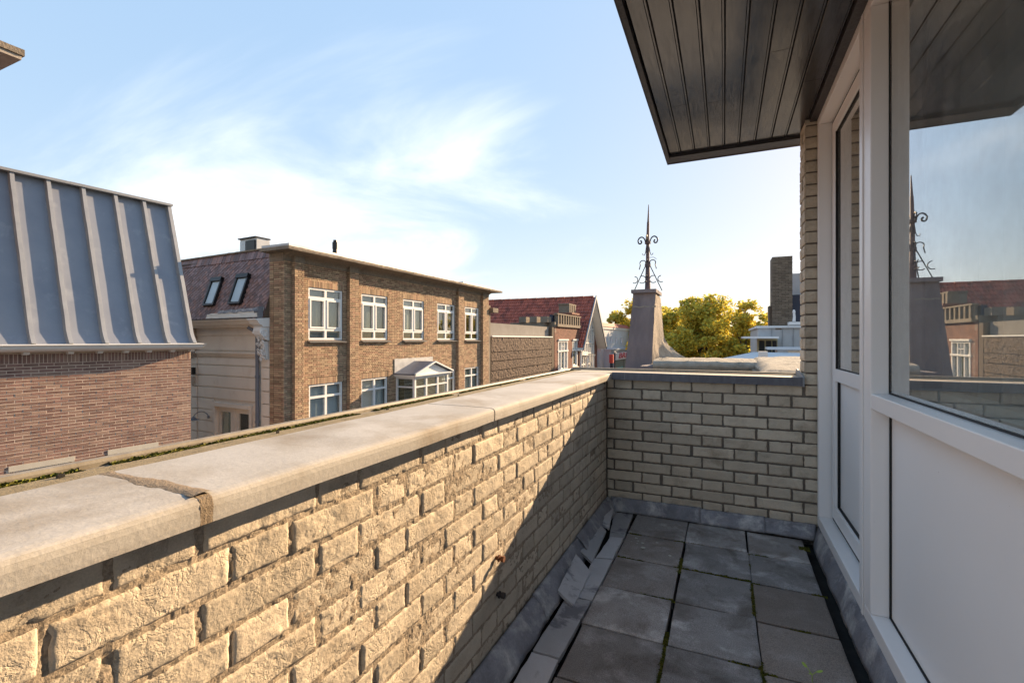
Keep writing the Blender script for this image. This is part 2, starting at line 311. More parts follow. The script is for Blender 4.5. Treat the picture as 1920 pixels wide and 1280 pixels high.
# ------------------------------------------------------------------ mesh helpers
class MB:
    def __init__(s): s.v = []; s.f = []; s.t = []
    def face(s, pts, t=0.5):
        i = len(s.v); s.v += [tuple(p) for p in pts]; s.f.append(tuple(range(i, i + len(pts)))); s.t.append(t)
    def box(s, x0, x1, y0, y1, z0, z1, t=0.5, skip=''):
        if x0 > x1: x0, x1 = x1, x0
        if y0 > y1: y0, y1 = y1, y0
        if z0 > z1: z0, z1 = z1, z0
        i = len(s.v)
        s.v += [(x0, y0, z0), (x1, y0, z0), (x1, y1, z0), (x0, y1, z0), (x0, y0, z1), (x1, y0, z1), (x1, y1, z1), (x0, y1, z1)]
        for k, q in (('b', (0, 3, 2, 1)), ('t', (4, 5, 6, 7)), ('s', (0, 1, 5, 4)), ('e', (1, 2, 6, 5)), ('n', (2, 3, 7, 6)), ('w', (3, 0, 4, 7))):
            if k in skip: continue
            s.f.append(tuple(i + a for a in q)); s.t.append(t)
    def prism(s, prof, y0, y1, t=0.5, axis='y', n=1, jit=0.0):
        """closed profile of (x,z) extruded along y (axis 'y') or of (y,z) along x (axis 'x')"""
        m = len(prof); i0 = len(s.v)
        for k in range(n + 1):
            q = y0 + (y1 - y0) * k / n
            for (a, b) in prof:
                ja = jit * noise.noise(Vector((a * 9, q * 7, b * 9 + 3))) if jit else 0
                jb = jit * noise.noise(Vector((a * 9 + 7, q * 7, b * 9))) if jit else 0
                s.v.append((a + ja, q, b + jb) if axis == 'y' else (q, a + ja, b + jb))
        for k in range(n):
            for j in range(m):
                a = i0 + k * m + j; b = i0 + k * m + (j + 1) % m
                s.f.append((a, b, b + m, a + m)); s.t.append(t)
        s.f.append(tuple(i0 + j for j in range(m))[::-1]); s.t.append(t)
        s.f.append(tuple(i0 + n * m + j for j in range(m))); s.t.append(t)
    def tube(s, pts, r, n=6, t=0.5, r2=None):
        i0 = len(s.v); k = len(pts); r2 = r if r2 is None else r2
        up = Vector((0.13, 0.21, 0.97))
        for i, p in enumerate(pts):
            p = Vector(p)
            d = (Vector(pts[min(i + 1, k - 1)]) - Vector(pts[max(i - 1, 0)])).normalized()
            a = d.cross(up)
            if a.length < 0.05: a = d.cross(Vector((1, 0, 0)))
            a.normalize(); b = d.cross(a).normalized()
            rr = r + (r2 - r) * i / max(1, k - 1)
            for j in range(n):
                an = 2 * pi * j / n
                s.v.append(tuple(p + a * (rr * cos(an)) + b * (rr * sin(an))))
        for i in range(k - 1):
            for j in range(n):
                a = i0 + i * n + j; b = i0 + i * n + (j + 1) % n
                s.f.append((a, b, b + n, a + n)); s.t.append(t)
        s.f.append(tuple(i0 + j for j in range(n))[::-1]); s.t.append(t)
        s.f.append(tuple(i0 + (k - 1) * n + j for j in range(n))); s.t.append(t)
    def grid(s, fn, nu, nv, t=0.5):
        i0 = len(s.v)
        for j in range(nv + 1):
            for i in range(nu + 1): s.v.append(tuple(fn(i / nu, j / nv)))
        for j in range(nv):
            for i in range(nu):
                a = i0 + j * (nu + 1) + i
                s.f.append((a, a + 1, a + nu + 2, a + nu + 1)); s.t.append(t)
    def mesh(s, name, m, smooth=False):
        me = bpy.data.meshes.new(name); me.from_pydata(s.v, [], s.f)
        me.materials.append(m)
        at = me.attributes.new('tint', 'FLOAT', 'FACE'); at.data.foreach_set('value', s.t)
        if smooth: me.polygons.foreach_set('use_smooth', [True] * len(me.polygons))
        me.update(); return me
OFF = {}
def link(o, parent=None):
    col.objects.link(o)
    if parent is not None:
        o.parent = parent
    return o
def part(M, name, m, parent=None, smooth=False, kind=None, label=None, cat=None, group=None, rebase=True):
    o = bpy.data.objects.new(name, M.mesh(name, m, smooth) if isinstance(M, MB) else M)
    link(o, parent)
    if parent is not None and parent.name in OFF: o.location = OFF[parent.name]
    tag(o, label, cat, group, kind)
    return o
def tag(o, label=None, cat=None, group=None, kind=None):
    if label: o['label'] = label
    if cat: o['category'] = cat
    if group: o['group'] = group
    if kind: o['kind'] = kind
    return o
def thing(name, label, cat, loc=(0, 0, 0), rz=0.0, group=None, off=None):
    o = bpy.data.objects.new(name, None); col.objects.link(o); o.empty_display_size = 0.2
    o.location = loc; o.rotation_euler = (0, 0, rz); tag(o, label, cat, group)
    OFF[o.name] = off if off is not None else (-loc[0], -loc[1], -loc[2])
    return o
def inst(me, name, parent, loc, rot=(0, 0, 0)):
    o = bpy.data.objects.new(name, me); link(o, parent)
    of = OFF.get(parent.name, (0, 0, 0)) if parent is not None else (0, 0, 0)
    o.location = (loc[0] + of[0], loc[1] + of[1], loc[2] + of[2]); o.rotation_euler = rot
    return o

# ------------------------------------------------------------------ ground and street
g = MB(); g.face([(-1500, -600, -9), (1500, -600, -9), (1500, 2500, -9), (-1500, 2500, -9)])
part(g, 'ground', MT['ground'], kind='structure')
g = MB(); g.face([(-9.6, -60, -8.996), (-3.0, -60, -8.996), (-3.0, 140, -8.996), (-9.6, 140, -8.996)])
part(g, 'road', MT['asphalt'], kind='structure')
g = MB(); g.box(-12.2, -9.6, -60, 140, -9, -8.87); g.box(-3.0, -0.9, -60, 140, -9, -8.87)
part(g, 'pavement', MT['render_wall'], kind='structure')

# ------------------------------------------------------------------ balcony: floor
ZF = -1.03
floor = MB(); floor.box(-0.70, 0.56, -1.6, 2.95, -1.30, -1.072)
floor = part(floor, 'terrace_floor', MT['deck'], kind='structure')
def tile_mesh(w, d, h, seed):
    M = MB(); n = 10
    def f(u, v):
        x = (u - 0.5) * w; y = (v - 0.5) * d
        e = min(min(u, 1 - u) * w, min(v, 1 - v) * d)
        z = -0.004 * max(0, 1 - e / 0.012) + 0.0012 * noise.noise(Vector((x * 20 + seed * 5, y * 20, 0)))
        if e < 0.001:
            x += 0.0025 * noise.noise(Vector((y * 40, seed, 1))); y += 0.0025 * noise.noise(Vector((x * 40, seed, 2)))
        return (x, y, z)
    us = [0, 0.03, 0.2, 0.4, 0.6, 0.8, 0.97, 1]
    i0 = 0
    for v in us:
        for u in us: M.v.append(f(u, v))
    k = len(us)
    for j in range(k - 1):
        for i in range(k - 1): M.f.append((j * k + i, j * k + i + 1, (j + 1) * k + i + 1, (j + 1) * k + i)); M.t.append(0.5)
    rim = [i for i in range(k)] + [j * k + k - 1 for j in range(1, k)] + [(k - 1) * k + i for i in range(k - 2, -1, -1)] + [j * k for j in range(k - 2, 0, -1)]
    b = len(M.v)
    for r in rim: x, y, z = M.v[r]; M.v.append((x, y, -h))
    m = len(rim)
    for j in range(m): M.f.append((rim[(j + 1) % m], rim[j], b + j, b + (j + 1) % m)); M.t.append(0.5)
    return M
tms = [tile_mesh(0.282, 0.286, 0.04, s).mesh('tile', MT['tile']) for s in range(5)]
ty = [2.86, 2.572, 2.272, 1.975, 1.68, 1.385, 1.09, 0.79, 0.49, 0.19, -0.11, -0.41, -0.71, -1.01, -1.31]
for c, xc in enumerate((-0.329, -0.037, 0.25)):
    for r in range(len(ty) - 1):
        yc = (ty[r] + ty[r + 1]) / 2 + (-0.018 if c == 2 else 0)
        o = inst(random.choice(tms), 'tile', floor, (xc + U(-.003, .003), yc + U(-.002, .002), ZF + U(-.004, .003)), (radians(U(-.5, .5)), radians(U(-.5, .5)), radians(U(-.5, .5))))
        if c == 2: o.scale = (0.90, 1, 1); o.location.x -= 0.012
# slate offcuts laid along the wall side
def slab(poly, z, th, name, parent, m, tilt=0.0, tilty=0.0, **kw):
    M = MB(); cx = sum(p[0] for p in poly) / 4; cy = sum(p[1] for p in poly) / 4
    n = 8
    def P(u, v, dz):
        a = Vector(poly[0]).lerp(Vector(poly[1]), u); b = Vector(poly[3]).lerp(Vector(poly[2]), u); q = a.lerp(b, v)
        if u in (0, 1) or v in (0, 1):
            q = q + Vector((noise.noise(Vector((q.x * 30, q.y * 30, 5))), noise.noise(Vector((q.x * 30, q.y * 30, 9))))) * 0.004
        return (q.x, q.y, z + dz + tilt * (q.x - cx) + tilty * (q.y - cy) + (0.0015 * noise.noise(Vector((q.x * 25, q.y * 25, 0))) if dz == 0 else 0))
    M.grid(lambda u, v: P(u, v, 0), n, n)
    for (fa) in ((lambda u: P(u, 0, 0), lambda u: P(u, 0, -th)), (lambda u: P(u, 1, 0), lambda u: P(u, 1, -th)), (lambda u: P(0, u, 0), lambda u: P(0, u, -th)), (lambda u: P(1, u, 0), lambda u: P(1, u, -th))):
        M.grid(lambda u, v: fa[0](u) if v == 0 else fa[1](u), n, 1)
    M.face([P(0, 0, -th), P(1, 0, -th), P(1, 1, -th), P(0, 1, -th)])
    return part(M, name, m, parent, **kw)
laid = [[(-.574, 1.821), (-.477, 1.824), (-.486, 1.462), (-.578, 1.462)], [(-.580, 1.457), (-.488, 1.455), (-.482, 1.10), (-.575, 1.10)],
        [(-.556, 2.186), (-.476, 2.205), (-.474, 1.833), (-.545, 1.836)], [(-.600, 2.835), (-.492, 2.860), (-.476, 2.487), (-.546, 2.467)],
        [(-.540, 2.460), (-.478, 2.470), (-.477, 2.223), (-.550, 2.201)], [(-.58, 1.09), (-.485, 1.09), (-.485, .72), (-.58, .72)], [(-.58, .71), (-.485, .71), (-.485, .30), (-.58, .30)]]
for i, p in enumerate(laid):
    slab(p, ZF + (-0.002 if i % 2 else 0.004), 0.018, 'slate', floor, MT['slate_grey'], tilty=U(-.01, .01))
def loose(poly, z, tilt, tilty, label):
    slab(poly, z, 0.012, 'slate_slab', None, MT['slate_grey'], tilt=tilt, tilty=tilty, label=label, cat='slate', group='loose slates leaning on the lead flashing')
loose([(-.622, 2.106), (-.533, 2.031), (-.527, 1.754), (-.603, 1.791)], -1.002, -0.35, 0.02, 'loose pale grey slate tilted against the lead flashing, nearest of the leaning slates')
loose([(-.625, 2.53), (-.570, 2.50), (-.553, 2.135), (-.627, 2.17)], -1.004, -0.40, 0.0, 'long pale slate leaning on the lead flashing, middle one of the leaning slates')
loose([(-.655, 2.837), (-.600, 2.812), (-.566, 2.54), (-.630, 2.56)], -0.995, -0.40, 0.0, 'small dark slate leaning in the far corner under the brick walls')
# lead flashing (left, far, right)
def flash(name, A, B, z0, z1, n=30, wob=0.006, seed=0, lip=0.0):
    """strip from wall line A (high) to foot line B (low); A,B pairs of xy points"""
    M = MB()
    def f(u, v):
        a = Vector(A[0]).lerp(Vector(A[1]), u); b = Vector(B[0]).lerp(Vector(B[1]), u)
        q = a.lerp(b, v)
        z = z0 + (z1 - z0) * (v ** 1.6)
        w = wob * .65 * (0.4 + v) * (noise.noise(Vector((q.x * 7, q.y * 7, seed))) + 0.35 * noise.noise(Vector((q.x * 30, q.y * 30, seed + 3))) + .3 * abs(noise.noise(Vector((q.x * 16, q.y * 16, seed + 9)))))
        d = (b - a).normalized()
        q = q + d * (w * 1.8 if v > 0.3 else w * 0.2)
        return (q.x, q.y, z + w + lip * u)
    M.grid(f, n, 8)
    o = part(M, name, MT['lead'], floor, smooth=True)
    s = o.modifiers.new('s', 'SOLIDIFY'); s.thickness = 0.003; s.offset = 0
    return o
for k, (a, b) in enumerate([(2.87, 2.21), (2.235, 1.64), (1.665, 0.95), (0.98, 0.30), (0.33, -0.5), (-0.47, -1.5)]):
    flash('lead_flashing', ((-.652, a), (-.652, b)), ((-.590, a), (-.592, b)), -.955, -1.036, 36, 0.007, k * 5, lip=0.006)
flash('lead_flashing', ((-.63, 2.884), (-.12, 2.884)), ((-.62, 2.842), (-.12, 2.838)), -.955, -1.028, 30, 0.006, 41, lip=0.004)
flash('lead_flashing', ((-.14, 2.884), (.20, 2.884)), ((-.14, 2.840), (.20, 2.836)), -.958, -1.028, 24, 0.006, 51, lip=0.004)
flash('lead_flashing', ((.18, 2.884), (.437, 2.884)), ((.18, 2.840), (.420, 2.822)), -.958, -1.022, 24, 0.008, 61)
flash('lead_flashing', ((.446, 2.87), (.446, -1.5)), ((.408, 2.80), (.405, -1.5)), -.958, -1.045, 160, 0.012, 71)
M = MB()
for (x, y, s) in [(-.415, 2.50, .008), (-.40, 2.47, .006), (-.375, 2.455, .008), (-.40, 2.44, .004), (-.365, 2.40, .011), (-.235, 2.365, .008), (-.31, 2.49, .007), (-.43, 2.45, .004)]:
    M.face([(x + s * (1 + .4 * noise.noise(Vector((x * 50, k, y)))) * cos(k * .7), y + s * cos(x * 90) * .2 + s * (1 + .4 * noise.noise(Vector((k, x * 50, y)))) * sin(k * .7), ZF + 0.0035) for k in range(9)])
part(M, 'lichen_spot', MT['lichen'], floor)
# moss in the joints
M = MB()
def clump(M, x, y, z, s):
    for k in range(3):
        a = U(0, pi); dx, dy = cos(a) * s, sin(a) * s; h = s * U(.7, 1.6); ox, oy = U(-s, s), U(-s, s)
        M.face([(x + ox - dx, y + oy - dy, z), (x + ox + dx, y + oy + dy, z), (x + ox + dx * .5 + U(-s, s) * .4, y + oy + dy * .5, z + h), (x + ox - dx * .5, y + oy - dy * .5 + U(-s, s) * .4, z + h)], R())
for r in range(1, 9):
    for k in range(520):
        x = U(-.46, .375); y = ty[r] + U(-.005, .004) - (0.018 if x > .107 else 0)
        if noise.noise(Vector((x * 6, y * 3, r))) > 0.12: clump(M, x, y, ZF - 0.009, U(.003, .0055))
for xx in (-.184, .108):
    for k in range(3800):
        y = U(.2, 2.75); w = .55 if 1.15 < y < 1.72 else .04
        if noise.noise(Vector((xx * 6, y * 5, 3))) > 0.25 - w: clump(M, xx + U(-.006, .006), y, ZF - 0.009, U(.003, .0055))
for k in range(160): clump(M, .352 + U(-.03, .03), 1.685 + U(-.012, .012), ZF - 0.004, U(.003, .006))
for k in range(200): clump(M, .36 + U(-.02, .02) , 2.72 + U(-.02, .02), ZF - 0.004, U(.002, .005))
part(M, 'moss', MT['moss'], floor, kind='stuff')
# seedling
sd = thing('seedling', 'tiny pale green seedling with three leaves growing from a tile joint', 'seedling', (0.243, 1.675, ZF))
M = MB(); M.tube([(.243, 1.675, ZF - .01), (.242, 1.676, ZF + .02)], .0012, 5)
for a, l in ((0.3, .022), (2.2, .028), (4.4, .018)): M.tube([(.242, 1.676, ZF + .018), (.242 + cos(a) * l * .6, 1.676 + sin(a) * l * .6, ZF + .03)], .001, 5)
part(M, 'stem', MT['leafgreen'], sd)
for a, l in ((0.3, .022), (2.2, .028), (4.4, .018)):
    M = MB(); cx, cy = .242 + cos(a) * l, 1.676 + sin(a) * l
    M.face([(cx + .009 * cos(q) * cos(a) - .0055 * sin(q) * sin(a), cy + .009 * cos(q) * sin(a) + .0055 * sin(q) * cos(a), ZF + .031 + .003 * cos(q)) for q in [k * pi / 5 for k in range(10)]])
    part(M, 'leaf', MT['leafgreen'], sd)

# ------------------------------------------------------------------ balcony: brick parapets
def brick_mesh(L, H, D, seed, nx, ny, rough=1.0):
    """hand-formed brick, front face looks to +y, centred"""
    M = MB()
    cj = [U(-.0025, .0025) for _ in range(8)]
    def f(u, v):
        x = (u - .5) * L; z = (v - .5) * H
        x += (cj[0] * (1 - u) + cj[1] * u); z += (cj[2] * (1 - u) + cj[3] * u) * .7
        e = min(min(u, 1 - u) * L, min(v, 1 - v) * H)
        p = Vector((x * 22 + seed * 13.7, z * 34, seed * 3.1))
        w = noise.noise(p) * 1.0
        # creased folds of clay
        q = Vector((x * 42 + 0.9 * w * 3, z * 60 + x * 25, seed * 7.7))
        r = 1 - abs(noise.noise(q)) * 2.2
        fold = max(0, r) ** 7
        reg = max(0, noise.noise(Vector((x * 14, z * 16, seed + 40))) + .30)
        y = rough * (0.0022 * w - 0.0045 * fold * reg) + 0.0012 * reg * noise.noise(p * 2.6) + .0005 * noise.noise(p * 6)
        y -= 0.0028 * max(0, 1 - e / 0.0045) ** 2
        if e < 1e-4:
            x += .0022 * noise.noise(Vector((x * 60, z * 60, seed))); z += .0022 * noise.noise(Vector((z * 60, x * 60, seed + 9)))
        return (x, y, z)
    us = [0, .02] + [.02 + .96 * i / nx for i in range(1, nx)] + [.98, 1]
    vs = [0, .07] + [.07 + .86 * i / ny for i in range(1, ny)] + [.93, 1]
    for v in vs:
        for u in us: M.v.append(f(u, v))
    k = len(us); kv = len(vs)
    for j in range(kv - 1):
        for i in range(k - 1): M.f.append((j * k + i + 1, j * k + i, (j + 1) * k + i, (j + 1) * k + i + 1)); M.t.append(.5)
    rim = [i for i in range(k)] + [j * k + k - 1 for j in range(1, kv)] + [(kv - 1) * k + i for i in range(k - 2, -1, -1)] + [j * k for j in range(kv - 2, 0, -1)]
    b = len(M.v)
    for r in rim: x, y, z = M.v[r]; M.v.append((x, -D, z))
    m = len(rim)
    for j in range(m): M.f.append((rim[j], rim[(j + 1) % m], b + (j + 1) % m, b + j)); M.t.append(.5)
    return M
MESHC = {}
def bricks_for(L, H, q):
    key = (round(L, 3), round(H, 3), q)
    if key not in MESHC:
        nx, ny = {0: (44, 14), 1: (24, 8), 2: (12, 4)}[q]
        if L < .15: nx = nx // 2
        MESHC[key] = [brick_mesh(L, H, .016, len(MESHC) * 9 + s, nx, ny).mesh('brick', MT['yellow_brick'], True) for s in range({0: 7, 1: 8, 2: 6}[q])]
    return MESHC[key]
PIT = .0615; BH = .0525; ZT = -.2425
parL = thing('parapet_wall', 'sunlit pale yellow brick parapet with grey concrete coping along the left of the terrace', 'wall', (-.76, .7, -1.07))
M = MB(); M.box(-.945, -.6650, -1.6, 3.20, -3.2, -.243)
def mort(y, z): return .0022 * noise.noise(Vector((y * 55, z * 55, 1))) + .0016 * noise.noise(Vector((y * 150, z * 150, 2)))
M.grid(lambda u, v: (-.6597 + mort(.1 + 2.79 * u, -.99 + .747 * v), .1 + 2.79 * u, -.99 + .747 * v), 640, 190)
M.grid(lambda u, v: (-.6612, -1.6 + 1.7 * u, -.99 + .747 * v), 4, 4)
part(M, 'mortar_bed', MT['mortar_tan'], parL)
for k in range(12):
    zc_ = ZT - PIT * k - BH / 2
    if k == 0: zc_ -= .002
    A = (k % 2 == 1)
    mod = .3135; ph = .83 if A else .68 + mod * 0
    # header centred at ph + n*mod ; stretcher between
    n0 = int((-1.1 - ph) / mod) - 1
    for n in range(n0, 12):
        hc = ph + n * mod; scn = hc + mod / 2
        for (c0, L) in ((hc, .0972), (scn, .1985)):
            a, b = c0 - L / 2, c0 + L / 2
            if b < -.05 or a > 2.86: continue
            b = min(b, 2.885)
            if b - a < .03: continue
            q = 0 if c0 < 1.15 else (1 if c0 < 2 else 2)
            LL = L if b - a > L - .004 else b - a
            me = random.choice(bricks_for(LL, BH, q))
            o = inst(me, 'brick', parL, (-.6575 + U(-.0018, .0022), (a + b) / 2 + U(-.002, .002), zc_ + U(-.0012, .0012)), (0, radians(180) if R() < .5 else 0, radians(-90) + radians(U(-.5, .5))))
M = MB()
for k in range(12):
    zc_ = ZT - PIT * k - BH / 2; y = -1.6 + (k % 2) * .11
    while y < -.06:
        M.box(-.667, -.657, y, min(y + .2, -.06), zc_ - BH / 2, zc_ + BH / 2, R()); y += .2135
part(M, 'brick_remainder', MT['yellow_brick'], parL, kind='stuff')
# coping slabs
prof = [(-.6195, -.243), (-.6185, -.222), (-.6215, -.2125), (-.628, -.2075), (-.638, -.2052), (-.74, -.2035), (-.860, -.2035), (-.8655, -.2085), (-.8655, -.243)]
prof = [(-.6235, -.243), (-.6228, -.236), (-.6222, -.222), (-.6232, -.2145), (-.6255, -.2098), (-.6285, -.2078), (-.636, -.2058), (-.66, -.2045), (-.70, -.2038), (-.74, -.2035), (-.80, -.2035), (-.858, -.2035), (-.8635, -.2060), (-.8655, -.2115), (-.8655, -.243)]
for (a, b) in ((-1.6, -.448), (-.436, .398), (.414, 1.262), (1.269, 2.115), (2.120, 2.868)):
    M = MB(); M.prism(prof, a, b, n=int((b - a) / .02), jit=.0016)
    part(M, 'coping_slab', MT['coping'], parL)
M = MB(); M.prism([(-.6228, -.243), (-.6212, -.2190), (-.6248, -.2090), (-.632, -.2060), (-.66, -.2058), (-.863, -.2048), (-.863, -.243)], .3975, .4145, n=2)
M.prism([(-.6245, -.243), (-.6238, -.2175), (-.630, -.2082), (-.66, -.2058), (-.863, -.2050), (-.863, -.243)], 1.262, 1.269, n=1)
M.grid(lambda u, v: (-.63 - .23 * u, .406 + (v - .5) * (.024 + .022 * max(0, noise.noise(Vector((u * 3.1, 2, 0))) + .2)) + .003 * noise.noise(Vector((u * 14, v * 2, 4))), -.2022 - .0018 * (abs(v - .5) * 2) ** 2), 40, 6)
part(M, 'coping_joint', MT['joint_mortar'], parL)
M = MB(); M.prism([(-.868, -.243), (-.868, -.2065), (-.912, -.2055), (-.915, -.2100), (-.915, -.243)], -1.6, 3.19, n=160, jit=.0022)
part(M, 'bitumen_edge', MT['bitumen'], parL)
M = MB(); M.prism([(-.9152, -.262), (-.9152, -.2105), (-.945, -.2105), (-.945, -.262)], -1.6, 3.19, n=10)
M.prism([(-.9452, -.28), (-.9452, -.2035), (-.9475, -.1985), (-.955, -.1970), (-.962, -.1990), (-.964, -.2050), (-.964, -.28)], -1.6, 3.215, n=20)
part(M, 'rim_strip', MT['rim_metal'], parL)
M = MB()
for k in range(26000):
    y = -1 + 4.2 * R()
    x = -.930 + U(-.014, .012)
    dn = noise.noise(Vector((y * 6, 0, 1))) + .35 * noise.noise(Vector((y * 40, 1, 1)))
    if R() < .45 + dn * 1.1 and dn > -.25: clump(M, x, y, -.2105 + (.0045 if x > -.915 else 0), U(.0018, .0042))
part(M, 'moss', MT['moss'], parL, kind='stuff')
M = MB()
for (x, y, s) in [(-.90, .37, .003), (-.895, .74, .002), (-.90, 1.12, .0025), (-.905, 1.9, .003), (-.885, 1.5, .002)]:
    M.prism([(x - s, -.2058), (x - s * .5, -.2015), (x + s * .3, -.2000), (x + s, -.2058)], y - s * 1.7, y + s * 1.2, n=3, jit=.004)
part(M, 'dirt_crumb', MT['deck'], parL, kind='stuff')
# rusty bolts in the wall
for (y, z, m) in ((1.349, -.690, 'rust'), (1.352, -.806, 'iron')):
    M = MB(); M.tube([(-.662, y, z), (-.632, y, z)], .006, 8); M.tube([(-.640, y, z), (-.630, y, z)], .0095, 6)
    M.tube([(-.650, y, z), (-.646, y, z)], .011, 10)
    part(M, 'wall_bolt', MT[m], parL, label='rusty bolt end' if m == 'rust' else 'dark bolt end')

parE = thing('parapet_wall', 'shaded yellow brick parapet with grey zinc cap closing the far end of the terrace', 'wall', (-.1, 3.0, -1.07))
M = MB(); M.box(-.6640, .50, 2.8965, 3.14, -3.2, -.243)
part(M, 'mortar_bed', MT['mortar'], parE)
for k in range(12):
    zc_ = ZT - PIT * k - BH / 2; A = (k % 2 == 1); mod = .33
    h0 = -.390 if A else -.555
    seq = []
    for n in range(-1, 5):
        hc = h0 + n * mod
        seq += [(hc, .0985), (hc + mod / 2, .2085)]
    for (c0, L) in seq:
        a, b = max(c0 - L / 2, -.652), min(c0 + L / 2, .452)
        if b - a < .028: continue
        LL = L if b - a > L - .004 else b - a
        me = random.choice(bricks_for(LL, BH, 1))
        inst(me, 'brick', parE, ((a + b) / 2 + U(-.002, .002), 2.889 + U(-.0015, .002), zc_ + U(-.0012, .0012)), (0, radians(180) if R() < .5 else 0, radians(180) + radians(U(-.4, .4))))
for (a, b) in ((-.618, -.545), (-.5435, .372)):
    M = MB(); M.prism([(2.858, -.243), (2.858, -.2015), (2.861, -.1985), (2.885, -.1990), (2.885, -.243)], a, b, axis='x', n=26, jit=.0012)
    part(M, 'zinc_cap', MT['zinc_cap'], parE)
M = MB(); M.box(-.866, .370, 2.886, 3.12, -.243, -.2035); 
part(M, 'coping_top', MT['warm_top'], parE)
M = MB(); M.box(-.944, .372, 3.122, 3.150, -.26, -.1905); M.box(-.944, .360, 3.085, 3.100, -.2034, -.1985); 
part(M, 'rim_strip', MT['rim_metal'], parE)
M = MB(); M.prism([(2.857, -.246), (2.857, -.196), (3.09, -.165), (3.12, -.165), (3.12, -.246)], .3725, .3805, axis='x')
M.box(-.5448, -.5432, 2.8575, 2.885, -.243, -.1975)
part(M, 'cap_upstand', MT['zinc_trim'], parE)

# ------------------------------------------------------------------ the house: overhang, frames, window, door, pier, room
house = thing('house', 'house front with white window frames under a dark board overhang on the right', 'house', (1.5, .8, -1.07))
H = 1.15
ov = MB(); ov.box(-.33, 4.2, -1.6, 3.20, H + .022, H + .30)
ov = part(ov, 'roof_overhang', MT['fascia'], house)
def sub(M, name, m, parent, **kw):
    o = bpy.data.objects.new(name, M.mesh(name, m)); link(o, parent)
    for k, v in kw.items(): o[k] = v
    return o
def hsub(M, name, m, parent): return sub(M, name, m, parent)
xs = [-.308, -.241, -.161, -.078, .003, .082, .166, .248, .322, .405]
cuts = {1: [2.47, .9], 3: [2.50, .4], 5: [1.2], 6: [2.16], 7: [.7], 8: [2.47], 2: [1.4], 4: [-.3]}
for i in range(len(xs) - 1):
    ys = [-1.6] + sorted(cuts.get(i, [])) + [3.105]
    for a, b in zip(ys[:-1], ys[1:]):
        M = MB(); x0, x1 = xs[i] + .0018, xs[i + 1] - .0018
        M.prism([(x0, H + .020), (x0, H + .002), (x0 + .002, H), (x1 - .010, H), (x1 - .0085, H + .0022), (x1 - .007, H), (x1 - .002, H), (x1, H + .002), (x1, H + .020)], a + .0012, b - .0012, n=int((b - a) / .12) + 1, jit=.0011)
        hsub(M, 'soffit_board', MT['soffit'], ov)
M = MB(); M.box(-.3, .42, -1.6, 3.12, H + .0195, H + .0215)
hsub(M, 'board_backing', MT['gasket'], ov)
M = MB(); M.prism([(-.332, H - .022), (-.312, H - .022), (-.312, H + .021), (-.332, H + .021)], -1.6, 3.2, n=120, jit=.0012)
M.prism([(3.108, H - .016), (3.150, H - .020), (3.202, H - .020), (3.202, H + .021), (3.108, H + .021)], -.3115, .43, axis='x', n=10)
M.box(.407, .4385, -1.6, 2.883, H - .022, H + .019)
hsub(M, 'edge_trim', MT['soffit_trim'], ov)
M = MB(); M.box(-.3345, -.3325, -1.6, 3.204, H - .026, H + .30); M.box(-.3325, 4.2, 3.2025, 3.2045, H - .026, H + .30)
hsub(M, 'fascia', MT['fascia'], ov)

# brick pier at the corner
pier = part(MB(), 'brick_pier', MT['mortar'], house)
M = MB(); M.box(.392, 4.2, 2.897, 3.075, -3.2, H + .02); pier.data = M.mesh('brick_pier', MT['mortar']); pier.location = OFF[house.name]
def blockbrick(M, x0, x1, y0, y1, z0, z1, sd):
    """brick shown on two faces (-x and -y), gently uneven"""
    n = 4
    def j(p, a): return a * noise.noise(Vector((p[0] * 45 + sd, p[1] * 45, p[2] * 60)))
    def A(u, v):
        p = [x0, y0 + (y1 - y0) * u, z0 + (z1 - z0) * v]; e = 1 if (0 < u < 1 and 0 < v < 1) else 0
        p[0] += .003 * (1 - e) + j(p, .004); return p
    def B(u, v):
        p = [x0 + (x1 - x0) * u, y0, z0 + (z1 - z0) * v]; e = 1 if (0 < u < 1 and 0 < v < 1) else 0
        p[1] += .003 * (1 - e) + j(p, .003); return p
    M.grid(lambda u, v: A(1 - u, v), 6, 4); M.grid(B, 5, 4)
    M.face([(x0 + .003, y0 + .003, z1), (x1, y0 + .003, z1), (x1, y1, z1), (x0 + .003, y1, z1)]); M.face([(x0 + .003, y0 + .003, z0), (x0 + .003, y1, z0), (x1, y1, z0), (x1, y0 + .003, z0)])
    M.face([(x0 + .003, y1, z0), (x0 + .003, y1, z1), (x1, y1, z1), (x1, y1, z0)])
nrow = 23
for k in range(nrow):
    z1 = ZT + PIT * (k + 1) - .001; z0 = z1 - BH
    if z1 > H - .01: z1 = H - .004
    if z0 > z1 - .015: continue
    if k % 2 == 0: spl = [(2.889, 3.080)]
    else: spl = [(2.889, 2.980), (2.990, 3.080)]
    for (a, b) in spl:
        M = MB(); blockbrick(M, .385 + U(-.002, .002), .47, a, b, z0 + U(-.001, .001), z1 + U(-.001, .001), k * 3.3 + a)
        o = sub(M, 'brick', MT['yellow_brick'], pier)
M = MB(); M.box(.47, 4.2, 2.905, 3.07, -3.2, H + .019)
sub(M, 'inner_leaf', MT['render_wall'], pier)

XF = .44; XR = .492
def ppart(M, name, m=None, label=None): return part(M, name, m or MT['upvc'], house, label=label)
def bev(M, x0, x1, y0, y1, z0, z1, r=.003): M.box(x0, x1, y0, y1, z0, z1)
